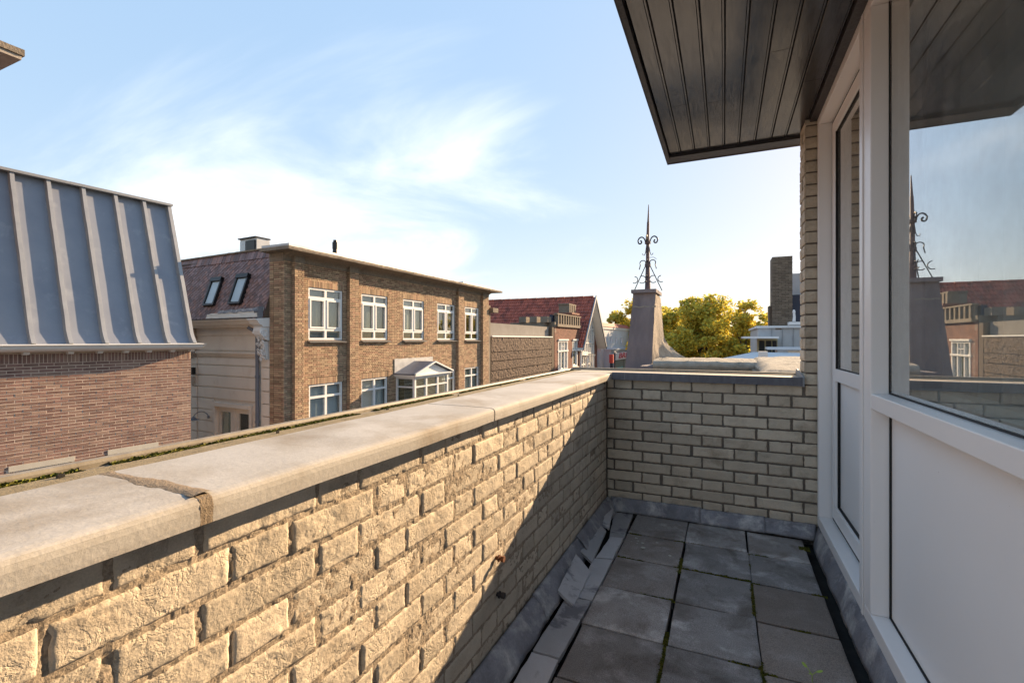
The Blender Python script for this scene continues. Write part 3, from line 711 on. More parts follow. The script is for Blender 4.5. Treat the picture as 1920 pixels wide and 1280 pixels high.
# fixed frames
def frame_bevel(o, w=.003):
    b = o.modifiers.new('b', 'BEVEL'); b.width = w; b.segments = 2; b.limit_method = 'ANGLE'
M = MB()
M.box(XF, .57, 2.848, 2.883, -.905, 1.095)           # far jamb
M.box(XF, .57, 1.983, 2.050, -.905, 1.095)           # door-side post
M.box(XF, .57, 1.983, 2.883, 1.0955, H + .015)           # head
M.box(XF, .57, 1.983, 2.883, -.955, -.9055)         # threshold
fr = ppart(M, 'door_frame'); frame_bevel(fr)
M = MB()
M.box(XF, .543, 1.908, 1.9815, -.905, 1.095)
M.box(XF, .57, -1.6, 1.9815, 1.0955, H + .015)
M.box(XF, .57, -1.6, 1.9815, -.955, -.9055)
M.box(XF + .001, .57, -1.6, 1.9075, -.2285, -.1785)
M.box(XF, .57, -1.6, -.4, -.905, 1.095)
wf = ppart(M, 'window_frame'); frame_bevel(wf)
M = MB(); M.box(XF + .0015, XF + .012, 1.9818, 1.9828, -.955, H)
part(M, 'frame_gap', MT['gasket'], house)
# slim vertical grooves on the coupled posts
M = MB(); M.box(XF - .004, XF - .0005, 1.992, 2.012, -.953, H - .024)
o = ppart(M, 'cover_strip'); frame_bevel(o, .002)
# lower panel
M = MB(); M.box(XR + .004, .50, -.3995, 1.9035, -.9025, -.232)
part(M, 'lower_panel', MT['upvc_panel'], house)
M = MB(); M.box(XR - .002, XR + .010, 1.9035, 1.9077, -.9052, -.2288); M.box(XR - .002, XR + .010, -.4, 1.9035, -.9052, -.9020)
part(M, 'panel_gasket', MT['gasket'], house)
# big window
win = part(MB(), 'window', MT['upvc'], house)
M = MB()
M.box(.553, .60, -.4, 1.845, -.178, -.150); M.box(.553, .60, -.4, 1.845, 1.05, 1.095)
win.data = M.mesh('window', MT['upvc'])
M = MB(); M.box(.4915, .4919, -.395, 1.8985, -.172, 1.089); sub(M, 'pane', MT['glass_outer'], win)
M = MB(); M.prism([(.5075, -.172), (.5079, -.172), (.5079, 1.089), (.5075, 1.089)], -.395, 1.8985); o = sub(M, 'pane', MT['glass_inner'], win)
for i, v in enumerate(o.data.vertices): v.co.x += (v.co.y - 1.9) * 0.0022
M = MB(); M.box(.4885, .4913, 1.9010, 1.9074, -.1776, 1.095); M.box(.4885, .4913, -.4, 1.9010, -.1776, -.1730); sub(M, 'gasket', MT['gasket'], win)
M = MB(); M.box(.4922, .5072, 1.888, 1.8985, -.172, 1.089); M.box(.4922, .5072, -.395, 1.888, -.172, -.162); M.box(.4922, .5072, -.395, 1.888, 1.079, 1.089); sub(M, 'spacer', MT['spacer'], win)
# door leaf
door = part(MB(), 'door', MT['upvc'], house)
M = MB(); XD = .497
M.box(XD, .56, 2.775, 2.838, -.893, 1.083); M.box(XD, .56, 2.060, 2.125, -.893, 1.083)
M.box(XD, .56, 2.1255, 2.7745, 1.020, 1.083); M.box(XD, .56, 2.1255, 2.7745, -.893, -.825); M.box(XD, .56, 2.1255, 2.7745, -.205, -.145)
door.data = M.mesh('door', MT['upvc']); frame_bevel(door, .003)
M = MB(); M.box(.520, .530, 2.1255, 2.7745, -.825, -.205); sub(M, 'panel', MT['upvc_panel'], door)
M = MB(); M.box(.510, .5104, 2.1255, 2.7745, -.145, 1.02); sub(M, 'pane', MT['glass_outer'], door)
M = MB(); M.box(.534, .5344, 2.1255, 2.7745, -.145, 1.02); sub(M, 'pane', MT['glass_inner'], door)
M = MB(); M.box(.500, .5098, 2.7705, 2.7747, -.1448, 1.0198); M.box(.503, .5098, 2.1257, 2.7705, -.1448, -.141); M.box(.503, .5098, 2.1257, 2.7705, 1.016, 1.0198)
M.box(.508, .5198, 2.7705, 2.7747, -.8248, -.2052); M.box(.508, .5198, 2.1257, 2.7705, -.8248, -.8212)
sub(M, 'gasket', MT['gasket'], door)
M = MB(); M.box(.500, .506, 2.8385, 2.8475, -.9, 1.092); M.box(.500, .506, 2.051, 2.8385, -.9045, -.8935); M.box(.500, .506, 2.051, 2.8385, 1.0835, 1.0945)
sub(M, 'seal', MT['gasket'], door)
# room behind
M = MB()
M.box(3.6, 3.7, -1.6, 2.9, -1.05, 1.16); M.box(.575, 3.6, -1.7, -1.6, -1.05, 1.16); M.box(.575, 3.6, 2.896, 2.9045, -1.05, 1.16); M.box(.575, 3.7, -1.7, 2.9, -1.10, -1.05); M.box(.575, 3.7, -1.7, 2.9, 1.161, 1.170)
M.box(.501, .56, -1.6, 1.98, -1.049, -.232)
part(M, 'room_wall', MT['plaster_in'], house)
M = MB(); M.box(.45, .57, -1.6, 2.882, -3.2, -.9555)
part(M, 'plinth', MT['lead'], house)
M = MB()
M.box(.392, 4.2, -1.6, 3.07, -9, -3.2); M.box(4.2, 4.4, -1.6, 3.2, -3.2, 1.45); M.box(-.945, .392, -1.6, 3.14, -9, -3.2); M.box(-.945, .45, -1.6, 2.9, -3.2, -1.31)
part(M, 'house_body', MT['render_wall'], house)
# curtain
def curtain(y0, y1, x, label, z0=-1.03, z1=1.09, amp=.022, m='curtain'):
    M = MB()
    M.grid(lambda u, v: (x + amp * sin(u * (y1 - y0) * 52 + 1.5 * noise.noise(Vector((u * 6, v * .6, x)))) * (1 - .25 * v) + .01 * noise.noise(Vector((u * 9, v * 2, 1))), y0 + (y1 - y0) * u, z0 + (z1 - z0) * v), int((y1 - y0) * 130), 8)
    o = part(M, 'curtain', MT[m], label=label, cat='curtain', group='curtains inside the house', smooth=True)
    return o
curtain(-.4, 2.02, .625, 'grey pleated curtain hanging behind the large window pane', m='curtain_dark')
curtain(2.36, 2.82, .615, 'grey curtain hanging behind the glass of the narrow door')

# ------------------------------------------------------------------ brick fields (local axes: x outwards, y along, z up)
def brick_rows(y0, y1, z0, z1, L, H_, j, openings, bond='half', ph=0.0):
    """rectangles (ya, yb, za, zb) of a brick field clipped round openings"""
    out = []
    k = 0; zt = z1
    while zt > z0 + .01:
        zb = zt - H_
        if zb < z0: zb = z0
        if bond == 'half': st = y0 - L + ((k % 2) * .5 + ph) * (L + j); seq = [L]
        else: st = y0 - 2 * L + ((k % 2) * .75 * L) + ph; seq = [L, L * .48]
        y = st; i = 0
        while y < y1:
            l = seq[i % len(seq)]; a, b = max(y, y0), min(y + l, y1); y += l + j; i += 1
            if b - a < .02: continue
            segs = [(a, b)]
            for (oa, ob, oc, od) in openings:
                if zb < od - .01 and zt > oc + .01:
                    ns = []
                    for (p, q) in segs:
                        if q <= oa or p >= ob: ns.append((p, q)); continue
                        if p < oa: ns.append((p, oa - .003))
                        if q > ob: ns.append((ob + .003, q))
                    segs = ns
            for (p, q) in segs:
                if q - p > .02: out.append((p, q, zb, zt))
        zt -= H_ + j; k += 1
    return out
def add_bricks(M, rows, x, d=.03, jit=.002):
    for (a, b, c, e) in rows: M.box(x - d, x + U(-jit, jit), a, b, c, e, R(), skip='w')
def wall_with_holes(M, x0, x1, y0, y1, z0, z1, ops):
    """wall slab with rectangular holes"""
    ys = sorted({y0, y1, *[o[0] for o in ops], *[o[1] for o in ops]}); zs = sorted({z0, z1, *[o[2] for o in ops], *[o[3] for o in ops]})
    ys = [y for y in ys if y0 <= y <= y1]; zs = [z for z in zs if z0 <= z <= z1]
    for i in range(len(ys) - 1):
        run = None
        for k in range(len(zs) - 1):
            cy, cz = (ys[i] + ys[i + 1]) / 2, (zs[k] + zs[k + 1]) / 2
            hole = any(o[0] < cy < o[1] and o[2] < cz < o[3] for o in ops)
            if not hole: M.box(x0, x1, ys[i], ys[i + 1], zs[k], zs[k + 1])

# ------------------------------------------------------------------ zinc-roofed brick building on the left
zb = thing('brick_building', 'pinkish brick building with steep grey standing seam zinc roof at the left edge', 'building', (-12.0, 7.439, -9), radians(-5.5), off=(0, 0, 9))
ops = [(-3.145, -2.246, -3.9, -2.505), (-1.633, -.735, -3.9, -2.500)]
lops = [(-3.175, -2.216, -3.9, -2.392), (-1.663, -.705, -3.9, -2.390)]
M = MB(); wall_with_holes(M, -.35, -.0035, -9.0, -.004, -9, -.24, ops); M.box(-7, -.35, -.35, -.004, -9, -.24); M.box(-7, -.36, -9, -8.7, -9, -.24)
part(M, 'mortar_wall', MT['pale_mortar'], zb)
rows = brick_rows(-5.0, 0, -8.9, -.475, .210, .0485, .0140, lops)
allb = [(0.5 * (a + b), b - a, .5 * (c + d), d - c) for (a, b, c, d) in rows]
# soldier course
y = -.03
sol = []
while y > -5: sol.append((y - .024, .048, -.376, .178)); y -= .0605
def farbrick(L, Hh, s):
    M = MB(); M.box(-.03, .0, -L / 2, L / 2, -Hh / 2, Hh / 2, skip='w')
    return M.mesh('brick', MT['pinkbrick'])
cache = {}
vis = [b for b in allb if -3.35 < b[0] and b[2] > -2.62]
vis.sort(key=lambda b: -b[1] * (1 + .25 * (-b[0]))); chosen = set(vis[:300])
rest = [b for b in allb if b not in chosen]
for (yc, l, zc_, h) in chosen:
    key = (round(l, 3), round(h, 3))
    if key not in cache: cache[key] = farbrick(l, h, 0)
    inst(cache[key], 'brick', zb, (U(-.003, .003), yc, zc_ + U(-.0015, .0015)))
M = MB()
for (yc, l, zc_, h) in rest: M.box(-.03, U(-.003, .003), yc - l / 2, yc + l / 2, zc_ - h / 2, zc_ + h / 2, R(), skip='w')
part(M, 'brick_field', MT['pinkbrick_t'], zb, kind='stuff')
M = MB()
for (yc, l, zc_, h) in sol: M.box(-.03, U(-.003, .003), yc - l / 2, yc + l / 2, zc_ - h / 2, zc_ + h / 2, R(), skip='w')
for k in range(50):
    z = -.475 - k * .0625
    M.box(-.5, -.02, -.003, U(.0, .003), z - .0485, z, R()); M.box(-.8, -.51, -.003, U(.0, .003), z - .0485, z, R())
part(M, 'brick_soldier_course', MT['pinkbrick_t'], zb, kind='stuff')
for o in ops:
    M = MB(); M.box(-.02, .012, o[0] - .03, o[1] + .03, o[3] + .001, o[3] + .108); part(M, 'lintel', MT['lintel'], zb)
    w = part(MB(), 'window', MT['white_paint'], zb); M = MB()
    M.box(-.14, -.08, o[0], o[1], o[3] - .09, o[3]); M.box(-.14, -.08, o[0], o[0] + .07, -3.9, o[3] - .09); M.box(-.14, -.08, o[1] - .07, o[1], -3.9, o[3] - .09)
    M.box(-.15, -.10, o[0] + .07, o[1] - .07, o[3] - .15, o[3] - .09)
    w.data = M.mesh('window', MT['white_paint'])
    M = MB(); M.box(-.125, -.121, o[0] + .07, o[1] - .07, -3.9, o[3] - .15); sub(M, 'pane', MT['glass'], w)
    M = MB(); M.box(-.20, -.19, o[0] + .07, o[1] - .07, -3.9, o[3]); sub(M, 'blind', MT['blind_blue'], w)
# gutter / cornice, coloured white
cprof = [(-.05, -.245), (.20, -.245), (.22, -.235), (.30, -.215), (.34, -.175), (.355, -.13), (.40, -.118), (.40, -.098), (.10, -.092), (-.05, -.092)]
M = MB(); M.prism(cprof, -9, .06); part(M, 'gutter', MT['white_paint'], zb)
M = MB(); M.prism([(x * .98, z) for x, z in cprof], .06, .11); M.prism([(.2, -.215), (.33, -.17), (.4, -.1), (.2, -.1)], .11, .17)
part(M, 'gutter_return', MT['white_paint'], zb)
for yc in (-3.06 + .10, -2.305, -1.826, -1.364, -.927, -.446, -.02, -3.42, -3.9):
    M = MB(); M.prism([(-.008, -.3), (.10, -.3), (.13, -.272), (.13, -.2462), (-.008, -.2462)], yc - .045, yc + .045)
    part(M, 'corbel', MT['white_paint'], zb)
# steep zinc roof
XB, ZB, XT, ZTp = .22, -.10, -1.053, 3.40
def rp(y, s, up=0.0):      # point on slope with foot kick; s 0..1 bottom to top, up normal offset
    kick = .30 * max(0, 1 - s / .075) ** 2 * .45
    x = XB - .12 + (XT - XB + .12) * s + kick * .6; z = ZB + (ZTp - ZB) * s - kick * .12
    nx, nz_ = (ZTp - ZB), (XB - XT); l = sqrt(nx * nx + nz_ * nz_)
    return (x + up * nx / l, y, z + up * nz_ / l)
by = [-.045, -.60, -1.175, -1.765, -2.35, -2.90, -3.46, -4.02, -4.58, -5.14, -5.7]
for i in range(len(by) - 1):
    a, b = by[i + 1], by[i]
    M = MB()
    M.grid(lambda u, v: rp(a + (b - a) * u, v, .004 * noise.noise(Vector((a * 9 + u * 2, v * 4, 1))) + (0.012 * (1 - min(u, 1 - u) / .04) if min(u, 1 - u) < .04 else 0)), 12, 44)
    part(M, 'zinc_panel', MT['zinc'], zb, smooth=True)
for yy in by:
    M = MB(); w = .042 if yy != by[0] else .05; hh = .115
    n = 44; i0 = len(M.v)
    for k in range(n + 1):
        s = k / n; wob = .006 * noise.noise(Vector((yy * 3, s * 9, 2)))
        ht = hh
        for (dy, up) in ((-w, 0), (-w * .8, ht), (w * .8, ht), (w, 0)): M.v.append(rp(yy + dy + wob, s, up))
    for k in range(n):
        for j in range(4):
            a = i0 + k * 4 + j; b = i0 + k * 4 + (j + 1) % 4; M.f.append((a, b, b + 4, a + 4)); M.t.append(.5)
    M.f.append((i0, i0 + 1, i0 + 2, i0 + 3)); M.t.append(.5); M.f.append((i0 + 4 * n + 3, i0 + 4 * n + 2, i0 + 4 * n + 1, i0 + 4 * n)); M.t.append(.5)
    part(M, 'batten_seam', MT['zinc_trim'], zb)
M = MB(); tp = rp(0, 1, 0)
M.box(tp[0] - .5, tp[0] + .16, -9, -2.0, ZTp + .0, ZTp + .055); M.box(tp[0] - .5, tp[0] + .155, -1.995, .02, ZTp + .002, ZTp + .06)
part(M, 'ridge_edge', MT['zinc_trim'], zb)
M = MB()
M.face([rp(.0, 0), rp(.0, .04), rp(.0, .09), rp(.0, 1), (-7, .0, ZTp), (-7, .0, ZB)]); M.face([rp(0, 1), (-7, 0, ZTp), (-7, -9, ZTp), rp(-9, 1)])
M.grid(lambda u, v: rp(-9 + 3.3 * u, v), 2, 20)
part(M, 'gable_cladding', MT['zinc'], zb)

# ------------------------------------------------------------------ brown brick building across the street
bb = thing('brick_building', 'tan brick building with five white windows under a flat concrete eave across the street', 'building', (-12.0, 17, -9), 0, off=(0, -17, 9))
def multi_window(parent, off, x, y0, y1, z0, z1, style, blind='blind_green', cover=1.0, wave=.012):
    """x = outer wall face; window set back by .05"""
    xo = x - .035; xi = x - .12
    w = part(MB(), 'window', MT['white_paint'], parent)
    M = MB(); fr_ = .065; ym = (y0 + y1) / 2
    M.box(xi, xo, y0, y0 + fr_, z0, z1); M.box(xi, xo, y1 - fr_, y1, z0, z1); M.box(xi, xo, y0 + fr_, y1 - fr_, z1 - fr_, z1); M.box(xi, xo, y0 + fr_, y1 - fr_, z0, z0 + fr_)
    M.box(xi, xo - .003, ym - .045, ym + .045, z0 + fr_, z1 - fr_)
    zt = z1 - (z1 - z0) * .19 if style == 'upper' else z1 - .42
    zm = z0 + (z1 - z0) * .20
    cells = []
    bars = [zt] + ([zm] if style == 'upper' else [])
    for zz in bars:
        for (a, b) in ((y0 + fr_, ym - .045), (ym + .045, y1 - fr_)): M.box(xi, xo - .003, a, b, zz - .035, zz + .035)
    w.data = M.mesh('window', MT['white_paint'])
    for (a, b) in ((y0 + fr_, ym - .045), (ym + .045, y1 - fr_)):
        zs = [z0 + fr_] + sum([[q - .035, q + .035] for q in sorted(bars)], []) + [z1 - fr_]
        for i in range(0, len(zs), 2):
            c, d = zs[i], zs[i + 1]
            if style == 'upper' and i == 2:
                M = MB(); s = .055
                M.box(xi + .01, xo + .018, a + .004, a + s, c + .004, d - .004); M.box(xi + .01, xo + .018, b - s, b - .004, c + .004, d - .004)
                M.box(xi + .01, xo + .018, a + s, b - s, c + .004, c + s); M.box(xi + .01, xo + .018, a + s, b - s, d - s, d - .004)
                sub(M, 'casement', MT['white_paint'], w)
                M = MB(); M.box(xi + .03, xi + .034, a + s, b - s, c + s, d - s); sub(M, 'pane', MT['glass'], w)
            else:
                M = MB(); M.box(xi + .03, xi + .034, a, b, c, d); sub(M, 'pane', MT['glass'], w)
    if blind:
        M = MB()
        zc0 = z1 - (z1 - z0) * cover
        M.grid(lambda u, v: (xi - .10 + wave * sin(u * 40), y0 + (y1 - y0) * u, zc0 + (z1 - zc0) * v), 40, 1)
        sub(M, 'blind', MT[blind], w)
    M = MB(); M.box(xi - .9, xi - .88, y0 - .3, y1 + .3, z0 - .2, z1 + .2); sub(M, 'room_back', MT['dark_room'], w)
    return w
upw = [(11.07, 12.54), (13.47, 14.93), (15.91, 17.39), (18.44, 20.0), (20.99, 22.48)]
lww = [(11.09, 12.54), (13.47, 14.93), (18.44, 20.0), (20.99, 22.48)]
UZ = (-.02, 1.66); LZ = (-3.3, -1.45)
opsB = [(a, b, UZ[0], UZ[1]) for a, b in upw] + [(a, b, LZ[0], LZ[1]) for a, b in lww] + [(15.55, 17.75, -3.6, -1.5)]
zW = 2.36
M = MB(); wall_with_holes(M, -.40, -.016, 0 + 10.155, 23.6, -9, zW, opsB)
M.box(-.62, -.4, 10.156, 10.4, -9, 2.55); M.box(-9, -.62, 11.2, 11.4, -9, 2.55); M.box(-9, -.4, 23.3, 23.6, -9, 2.55); M.box(-.6, -.4, 10.4, 23.3, -9, -3.7)
part(M, 'mortar_wall', MT['dark_mortar'], bb)
sold = [(a - .03, b + .03, UZ[1], UZ[1] + .215) for a, b in upw] + [(a - .03, b + .03, LZ[1], LZ[1] + .215) for a, b in lww]
pil = [(10.42, 10.765), (12.73, 13.17), (20.12, 20.64), (22.70, 23.36)]
PP = .145
allo = opsB + sold + [(a, b, -9, zW) for a, b in pil]
M = MB()
add_bricks(M, brick_rows(10.14, 23.6, -8.9, zW, .205, .05, .013, allo, 'cross'), 0, .03, .003)
for (a, b, c, d) in sold:
    y = a
    while y < b - .04: M.box(-.03, U(-.002, .004), y, y + .05, c + .005, d - .005, R(), skip='w'); y += .062
for (a, b) in pil:
    add_bricks(M, brick_rows(a, b, -8.9, zW - .02, .205, .05, .013, [], 'cross'), PP, .03, .003)
    k = 0; z = zW - .02
    while z > -8.9:
        for s_, y_ in ((1, a), (-1, b)):
            M.box(.004, PP - .03, y_ - .002 if s_ > 0 else y_ - .03, y_ + .03 if s_ > 0 else y_ + .002, z - .05, z, R())
        z -= .063
# end pier face to the alley (-y)
for k in range(200):
    z = zW - .02 - k * .063
    if z < -8.9: break
    x = 0.0 - (k % 2) * .10
    xx = 0.0
    for seg in ((.0, -.2 if k % 2 else -.1), (-.213 if k % 2 else -.113, -.42), (-.433, -.6)):
        M.box(seg[1], seg[0] - .001, 10.14 - U(.0, .006), 10.17, z - .05, z, R(), skip='n')
part(M, 'brick_field', MT['tanbrick'], bb, kind='stuff')
for (a, b) in pil:
    M = MB(); M.box(-.015, PP - .014, a + .006, b - .006, -9, zW - .02); part(M, 'pilaster', MT['dark_mortar'], bb)
for (a, b), (bl_, cv_, wv_) in zip(upw, [('blind_green', .98, .004), ('blind_green', .80, .0), ('blind_grey', .81, .012), ('blind_dim', .55, .0), ('blind_dim', .35, .01)]): multi_window(bb, None, 0, a, b, UZ[0], UZ[1], 'upper', bl_, cv_, wv_)
for i, (a, b) in enumerate(lww): multi_window(bb, None, 0, a, b, LZ[0], LZ[1], 'lower', 'blind_blue' if i < 2 else 'blind_grey', 1.0, .0 if i < 2 else .008)
for (a, b) in upw:
    M = MB(); M.prism([(-.05, UZ[0] - .09), (.12, UZ[0] - .09), (.12, UZ[0] - .06), (-.05, UZ[0] - .003)], a - .05, b + .08); part(M, 'window_sill', MT['roof_felt'], bb)
# concrete frieze, cove and eave slab
def cove(x0):
    pts = [(x0, zW), (x0 + .03, zW)]
    for k in range(9):
        t_ = k / 8 * pi / 2; pts.append((x0 + .03 + (.57 - x0 - .03) * (1 - cos(t_)), zW + .06 + (2.60 - zW - .06) * sin(t_)))
    return pts + [(.0 - .35, 2.60), (-.35, zW)]
M = MB(); M.prism(cove(.0), 10.145, 23.6, n=60, jit=.006); part(M, 'concrete_cove', MT['concrete'], bb)
for (a, b) in pil:
    M = MB(); M.prism([(.0, zW - .018), (PP + .01, zW - .018), (PP + .01, zW + .14), (PP + .06, zW + .2), (0.0, zW + .2)], a - .01, b + .01); part(M, 'pilaster_cap', MT['concrete'], bb)
M = MB(); M.box(-.6, .0, 10.12, 10.16, zW - .02, 2.60); part(M, 'concrete_corner', MT['concrete'], bb)
M = MB(); M.prism([(-.62, 2.60), (.60, 2.60), (.61, 2.64), (.60, 2.70), (-.62, 2.70)], 9.80, 24.15, n=120, jit=.012); M.box(-9, -.62, 11.2, 24.1, 2.60, 2.70); part(M, 'eave_slab', MT['concrete'], bb)
M = MB(); M.box(.34, .54, 9.86, 16.4, 2.71, 2.785); M.box(-.6, .34, 9.86, 10.0, 2.71, 2.785); M.box(.28, .48, 20.0, 23.3, 2.71, 2.80); M.box(-.2, .28, 20.0, 20.1, 2.71, 2.80)
M.box(.30, .5, 16.4, 24.1, 2.705, 2.735); part(M, 'roof_edge', MT['silver'], bb)
M = MB(); M.box(-8.9, .34, 10.9, 24.1, 2.703, 2.72); part(M, 'flat_roof', MT['roof_felt'], bb)
M = MB(); M.tube([(-.9, 13.1, 2.7), (-.9, 13.1, 3.28)], .12, 12, r2=.085); M.tube([(-.9, 13.1, 3.28), (-.9, 13.1, 3.52)], .10, 12); M.tube([(-.9, 13.1, 3.52), (-.9, 13.1, 3.60)], .065, 12)
part(M, 'roof_vent', MT['darkiron'], bb)
M = MB(); M.box(-.9, .0, 23.601, 23.85, -9, 1.9); M.box(-.9, .3, 23.601, 24.25, 1.5, 1.75); part(M, 'end_pier', MT['concrete'], bb)
# bay window with pediment
bay = thing('bay_window', 'white boxed bay window with small grey gabled roof on the tan brick wall', 'bay window', (-11.55, 16.65, -4.2), 0, off=(11.55, -16.65, 4.2))
bx0, bx1, b0, b1 = -11.99, -11.08, 15.42, 17.9
zc0, zc1 = -3.6, -1.50
M = MB()
yp = [b0, b0 + .82, b0 + 1.66, b1]
for y in yp: 
    ya = min(max(y - .05, b0), b1 - .1); M.box(bx1 - .1, bx1, ya, ya + .1, zc0, zc1)
M.box(bx0, bx0 + .08, b0, b0 + .08, zc0, zc1); M.box(bx0, bx0 + .08, b1 - .08, b1, zc0, zc1)
for zz in (zc1 - .42,):
    M.box(bx1 - .09, bx1 - .005, b0 + .1, b1 - .1, zz, zz + .06)
    for y in (b0, b1 - .08): M.box(bx0 + .08, bx1 - .1, y + .005, y + .075, zz, zz + .06)
M.box(bx1 - .09, bx1 - .002, b0 + .1, b1 - .1, zc1 - .07, zc1 - .001)
for y in (b0, b1 - .08): M.box(bx0 + .08, bx1 - .1, y + .004, y + .076, zc1 - .07, zc1 - .001)
M.box(bx0, bx1, b0 + .002, b1 - .002, zc0 - .8, zc0)
part(M, 'bay_frame', MT['white_paint'], bay)
for a, b in zip(yp[:-1], yp[1:]):
    for (c, d) in ((zc0, zc1 - .42), (zc1 - .36, zc1 - .07)):
        M = MB(); M.box(bx1 - .06, bx1 - .056, a + .05, b - .05, c, d); part(M, 'pane', MT['glass'], bay)
for y in (b0 + .04, b1 - .04):
    for (c, d) in ((zc0, zc1 - .42), (zc1 - .36, zc1 - .07)):
        M = MB(); M.box(bx0 + .08, bx1 - .1, y - .002, y + .002, c, d); part(M, 'pane', MT['glass'], bay)
M = MB(); z = zc0
while z < zc1 - .05:
    M.box(bx1 - .16, bx1 - .12, b0 + .12, b1 - .12, z, z + .018); M.box(bx0 + .1, bx1 - .16, b0 + .10, b0 + .13, z, z + .018); z += .055
part(M, 'slatted_blind', MT['blind_tan'], bay)
M = MB(); M.box(bx0 + .01, bx1 - .22, b0 + .18, b1 - .18, zc0, zc1 - .05); part(M, 'room_shade', MT['dark_room'], bay)
M = MB(); ym = (b0 + b1) / 2; za = -.96
ov_ = .14
M.box(bx0, bx1 + ov_ * .6, b0 - ov_ * .6, b1 + ov_ * .6, zc1, zc1 + .05); M.box(bx0, bx1 + ov_, b0 - ov_, b1 + ov_, zc1 + .05, zc1 + .10)
part(M, 'cornice', MT['white_paint'], bay)
M = MB()
M.prism([(b0 - .05, zc1 + .1005), (b1 + .05, zc1 + .1005), (ym, za - .03)], bx0, bx1 + .02, axis='x')
part(M, 'pediment', MT['white_paint'], bay)
M = MB()
for s_ in (-1, 1):
    e_ = ym + s_ * ((b1 - b0) / 2 + ov_ + .02)
    M.face([(bx0, e_, zc1 + .10), (bx1 + ov_, e_, zc1 + .10), (bx1 + ov_, ym, za + .01), (bx0, ym, za + .01)][::s_])
    M.face([(bx0, e_, zc1 + .14), (bx1 + ov_ - .01, e_, zc1 + .14), (bx1 + ov_ - .01, ym, za + .05), (bx0, ym, za + .05)][::-s_])
part(M, 'gabled_roof', MT['zinc'], bay)
M = MB()
for s_ in (-1, 1):
    e_ = ym + s_ * ((b1 - b0) / 2 + ov_ + .03)
    P0_, P1_ = Vector((bx1 + ov_, e_, zc1 + .10)), Vector((bx1 + ov_, ym, za + .01))
    up = Vector((0, 0, .06)); o_ = Vector((.035, 0, 0))
    M.face([P0_ - o_, P0_ + o_, P1_ + o_, P1_ - o_]); M.face([P0_ + up - o_, P0_ + up + o_, P1_ + up + o_, P1_ + up - o_]); M.face([P0_ + o_, P1_ + o_, P1_ + up + o_, P0_ + up + o_]); M.face([P0_ - o_, P1_ - o_, P1_ + up - o_, P0_ + up - o_])
part(M, 'rake_trim', MT['white_paint'], bay)
M = MB(); M.grid(lambda u, v: (bx0 + .018 + .005 * noise.noise(Vector((u * 9, v * 3, 0))), b0 - .1 + 2.72 * u, zc1 + .1 + (.62 + .02 * noise.noise(Vector((u * 12, 0, 0)))) * v), 20, 4)
part(M, 'lead_apron', MT['silver'], bay)

# ------------------------------------------------------------------ cream stucco building on the side alley
cb = thing('stucco_building', 'cream stucco building with purple slate mansard and white cornice beside the alley', 'building', (-12.0, 10.138, -9), radians(-94.1), off=(0, 0, 9))
A0, A1 = .60, 9.0     # distance along from the brick corner; local y = -along
door_o = (-3.42, -1.58, -4.6, -2.20)
M = MB(); wall_with_holes(M, -.4, -.02, -A1, -A0, -9, .62, [door_o]); part(M, 'stucco_wall', MT['cream_paint'], cb)
zs = [-.62, -.859, -1.207, -1.591, -1.975, -2.359, -2.743, -3.13, -3.5, -3.9]
for i in range(1, len(zs)):
    t_, b_ = zs[i - 1] - (.0 if i == 1 else .018), zs[i] + .018
    segs = [(-4.47, -1.24)]
    if b_ < door_o[3] + .1: segs = [(-4.47, door_o[0] - .14), (door_o[1] + .14, -1.24)]
    for (a, b) in segs:
        M = MB(); M.box(-.02, .022, a, b, b_, t_); o = part(M, 'stucco_band', MT['cream_paint'], cb); frame_bevel(o, .012)
    for (qa, qb) in ((-.99, -A0 - .002), (-4.93, -4.50)):
        M = MB(); M.box(-.02, .05, qa, qb, b_, t_); part(M, 'quoin', MT['cream_paint'], cb)
for (a, b, m) in ((-4.47, -1.24, 'cream_paint'),):
    M = MB(); M.prism([(-.02, -.56), (.03, -.56), (.05, -.50), (.10, -.47), (.11, -.42), (.05, -.40), (-.02, -.40)], -4.5, -1.0); part(M, 'string_course', MT['cream_paint'], cb)
    M = MB(); M.prism([(-.02, -.36), (.02, -.36), (.02, .10), (.05, .15), (.05, .38), (-.02, .38)], -4.5, -1.0); part(M, 'frieze', MT['cream_paint'], cb)
M = MB(); cp = [(-.05, .375), (.24, .375), (.28, .43), (.36, .46), (.42, .56), (.46, .58), (.46, .62), (-.05, .66)]
M.prism(cp, -A1, -1.05); part(M, 'cornice', MT['cream_paint'], cb)
M = MB(); M.prism([(x + .012, z) for x, z in cp], -1.048, -.60); part(M, 'cornice_block', MT['white_paint'], cb)
M = MB(); M.box(.40, .48, -A1, -1.05, .621, .65); part(M, 'gutter_lip', MT['roof_felt'], cb)
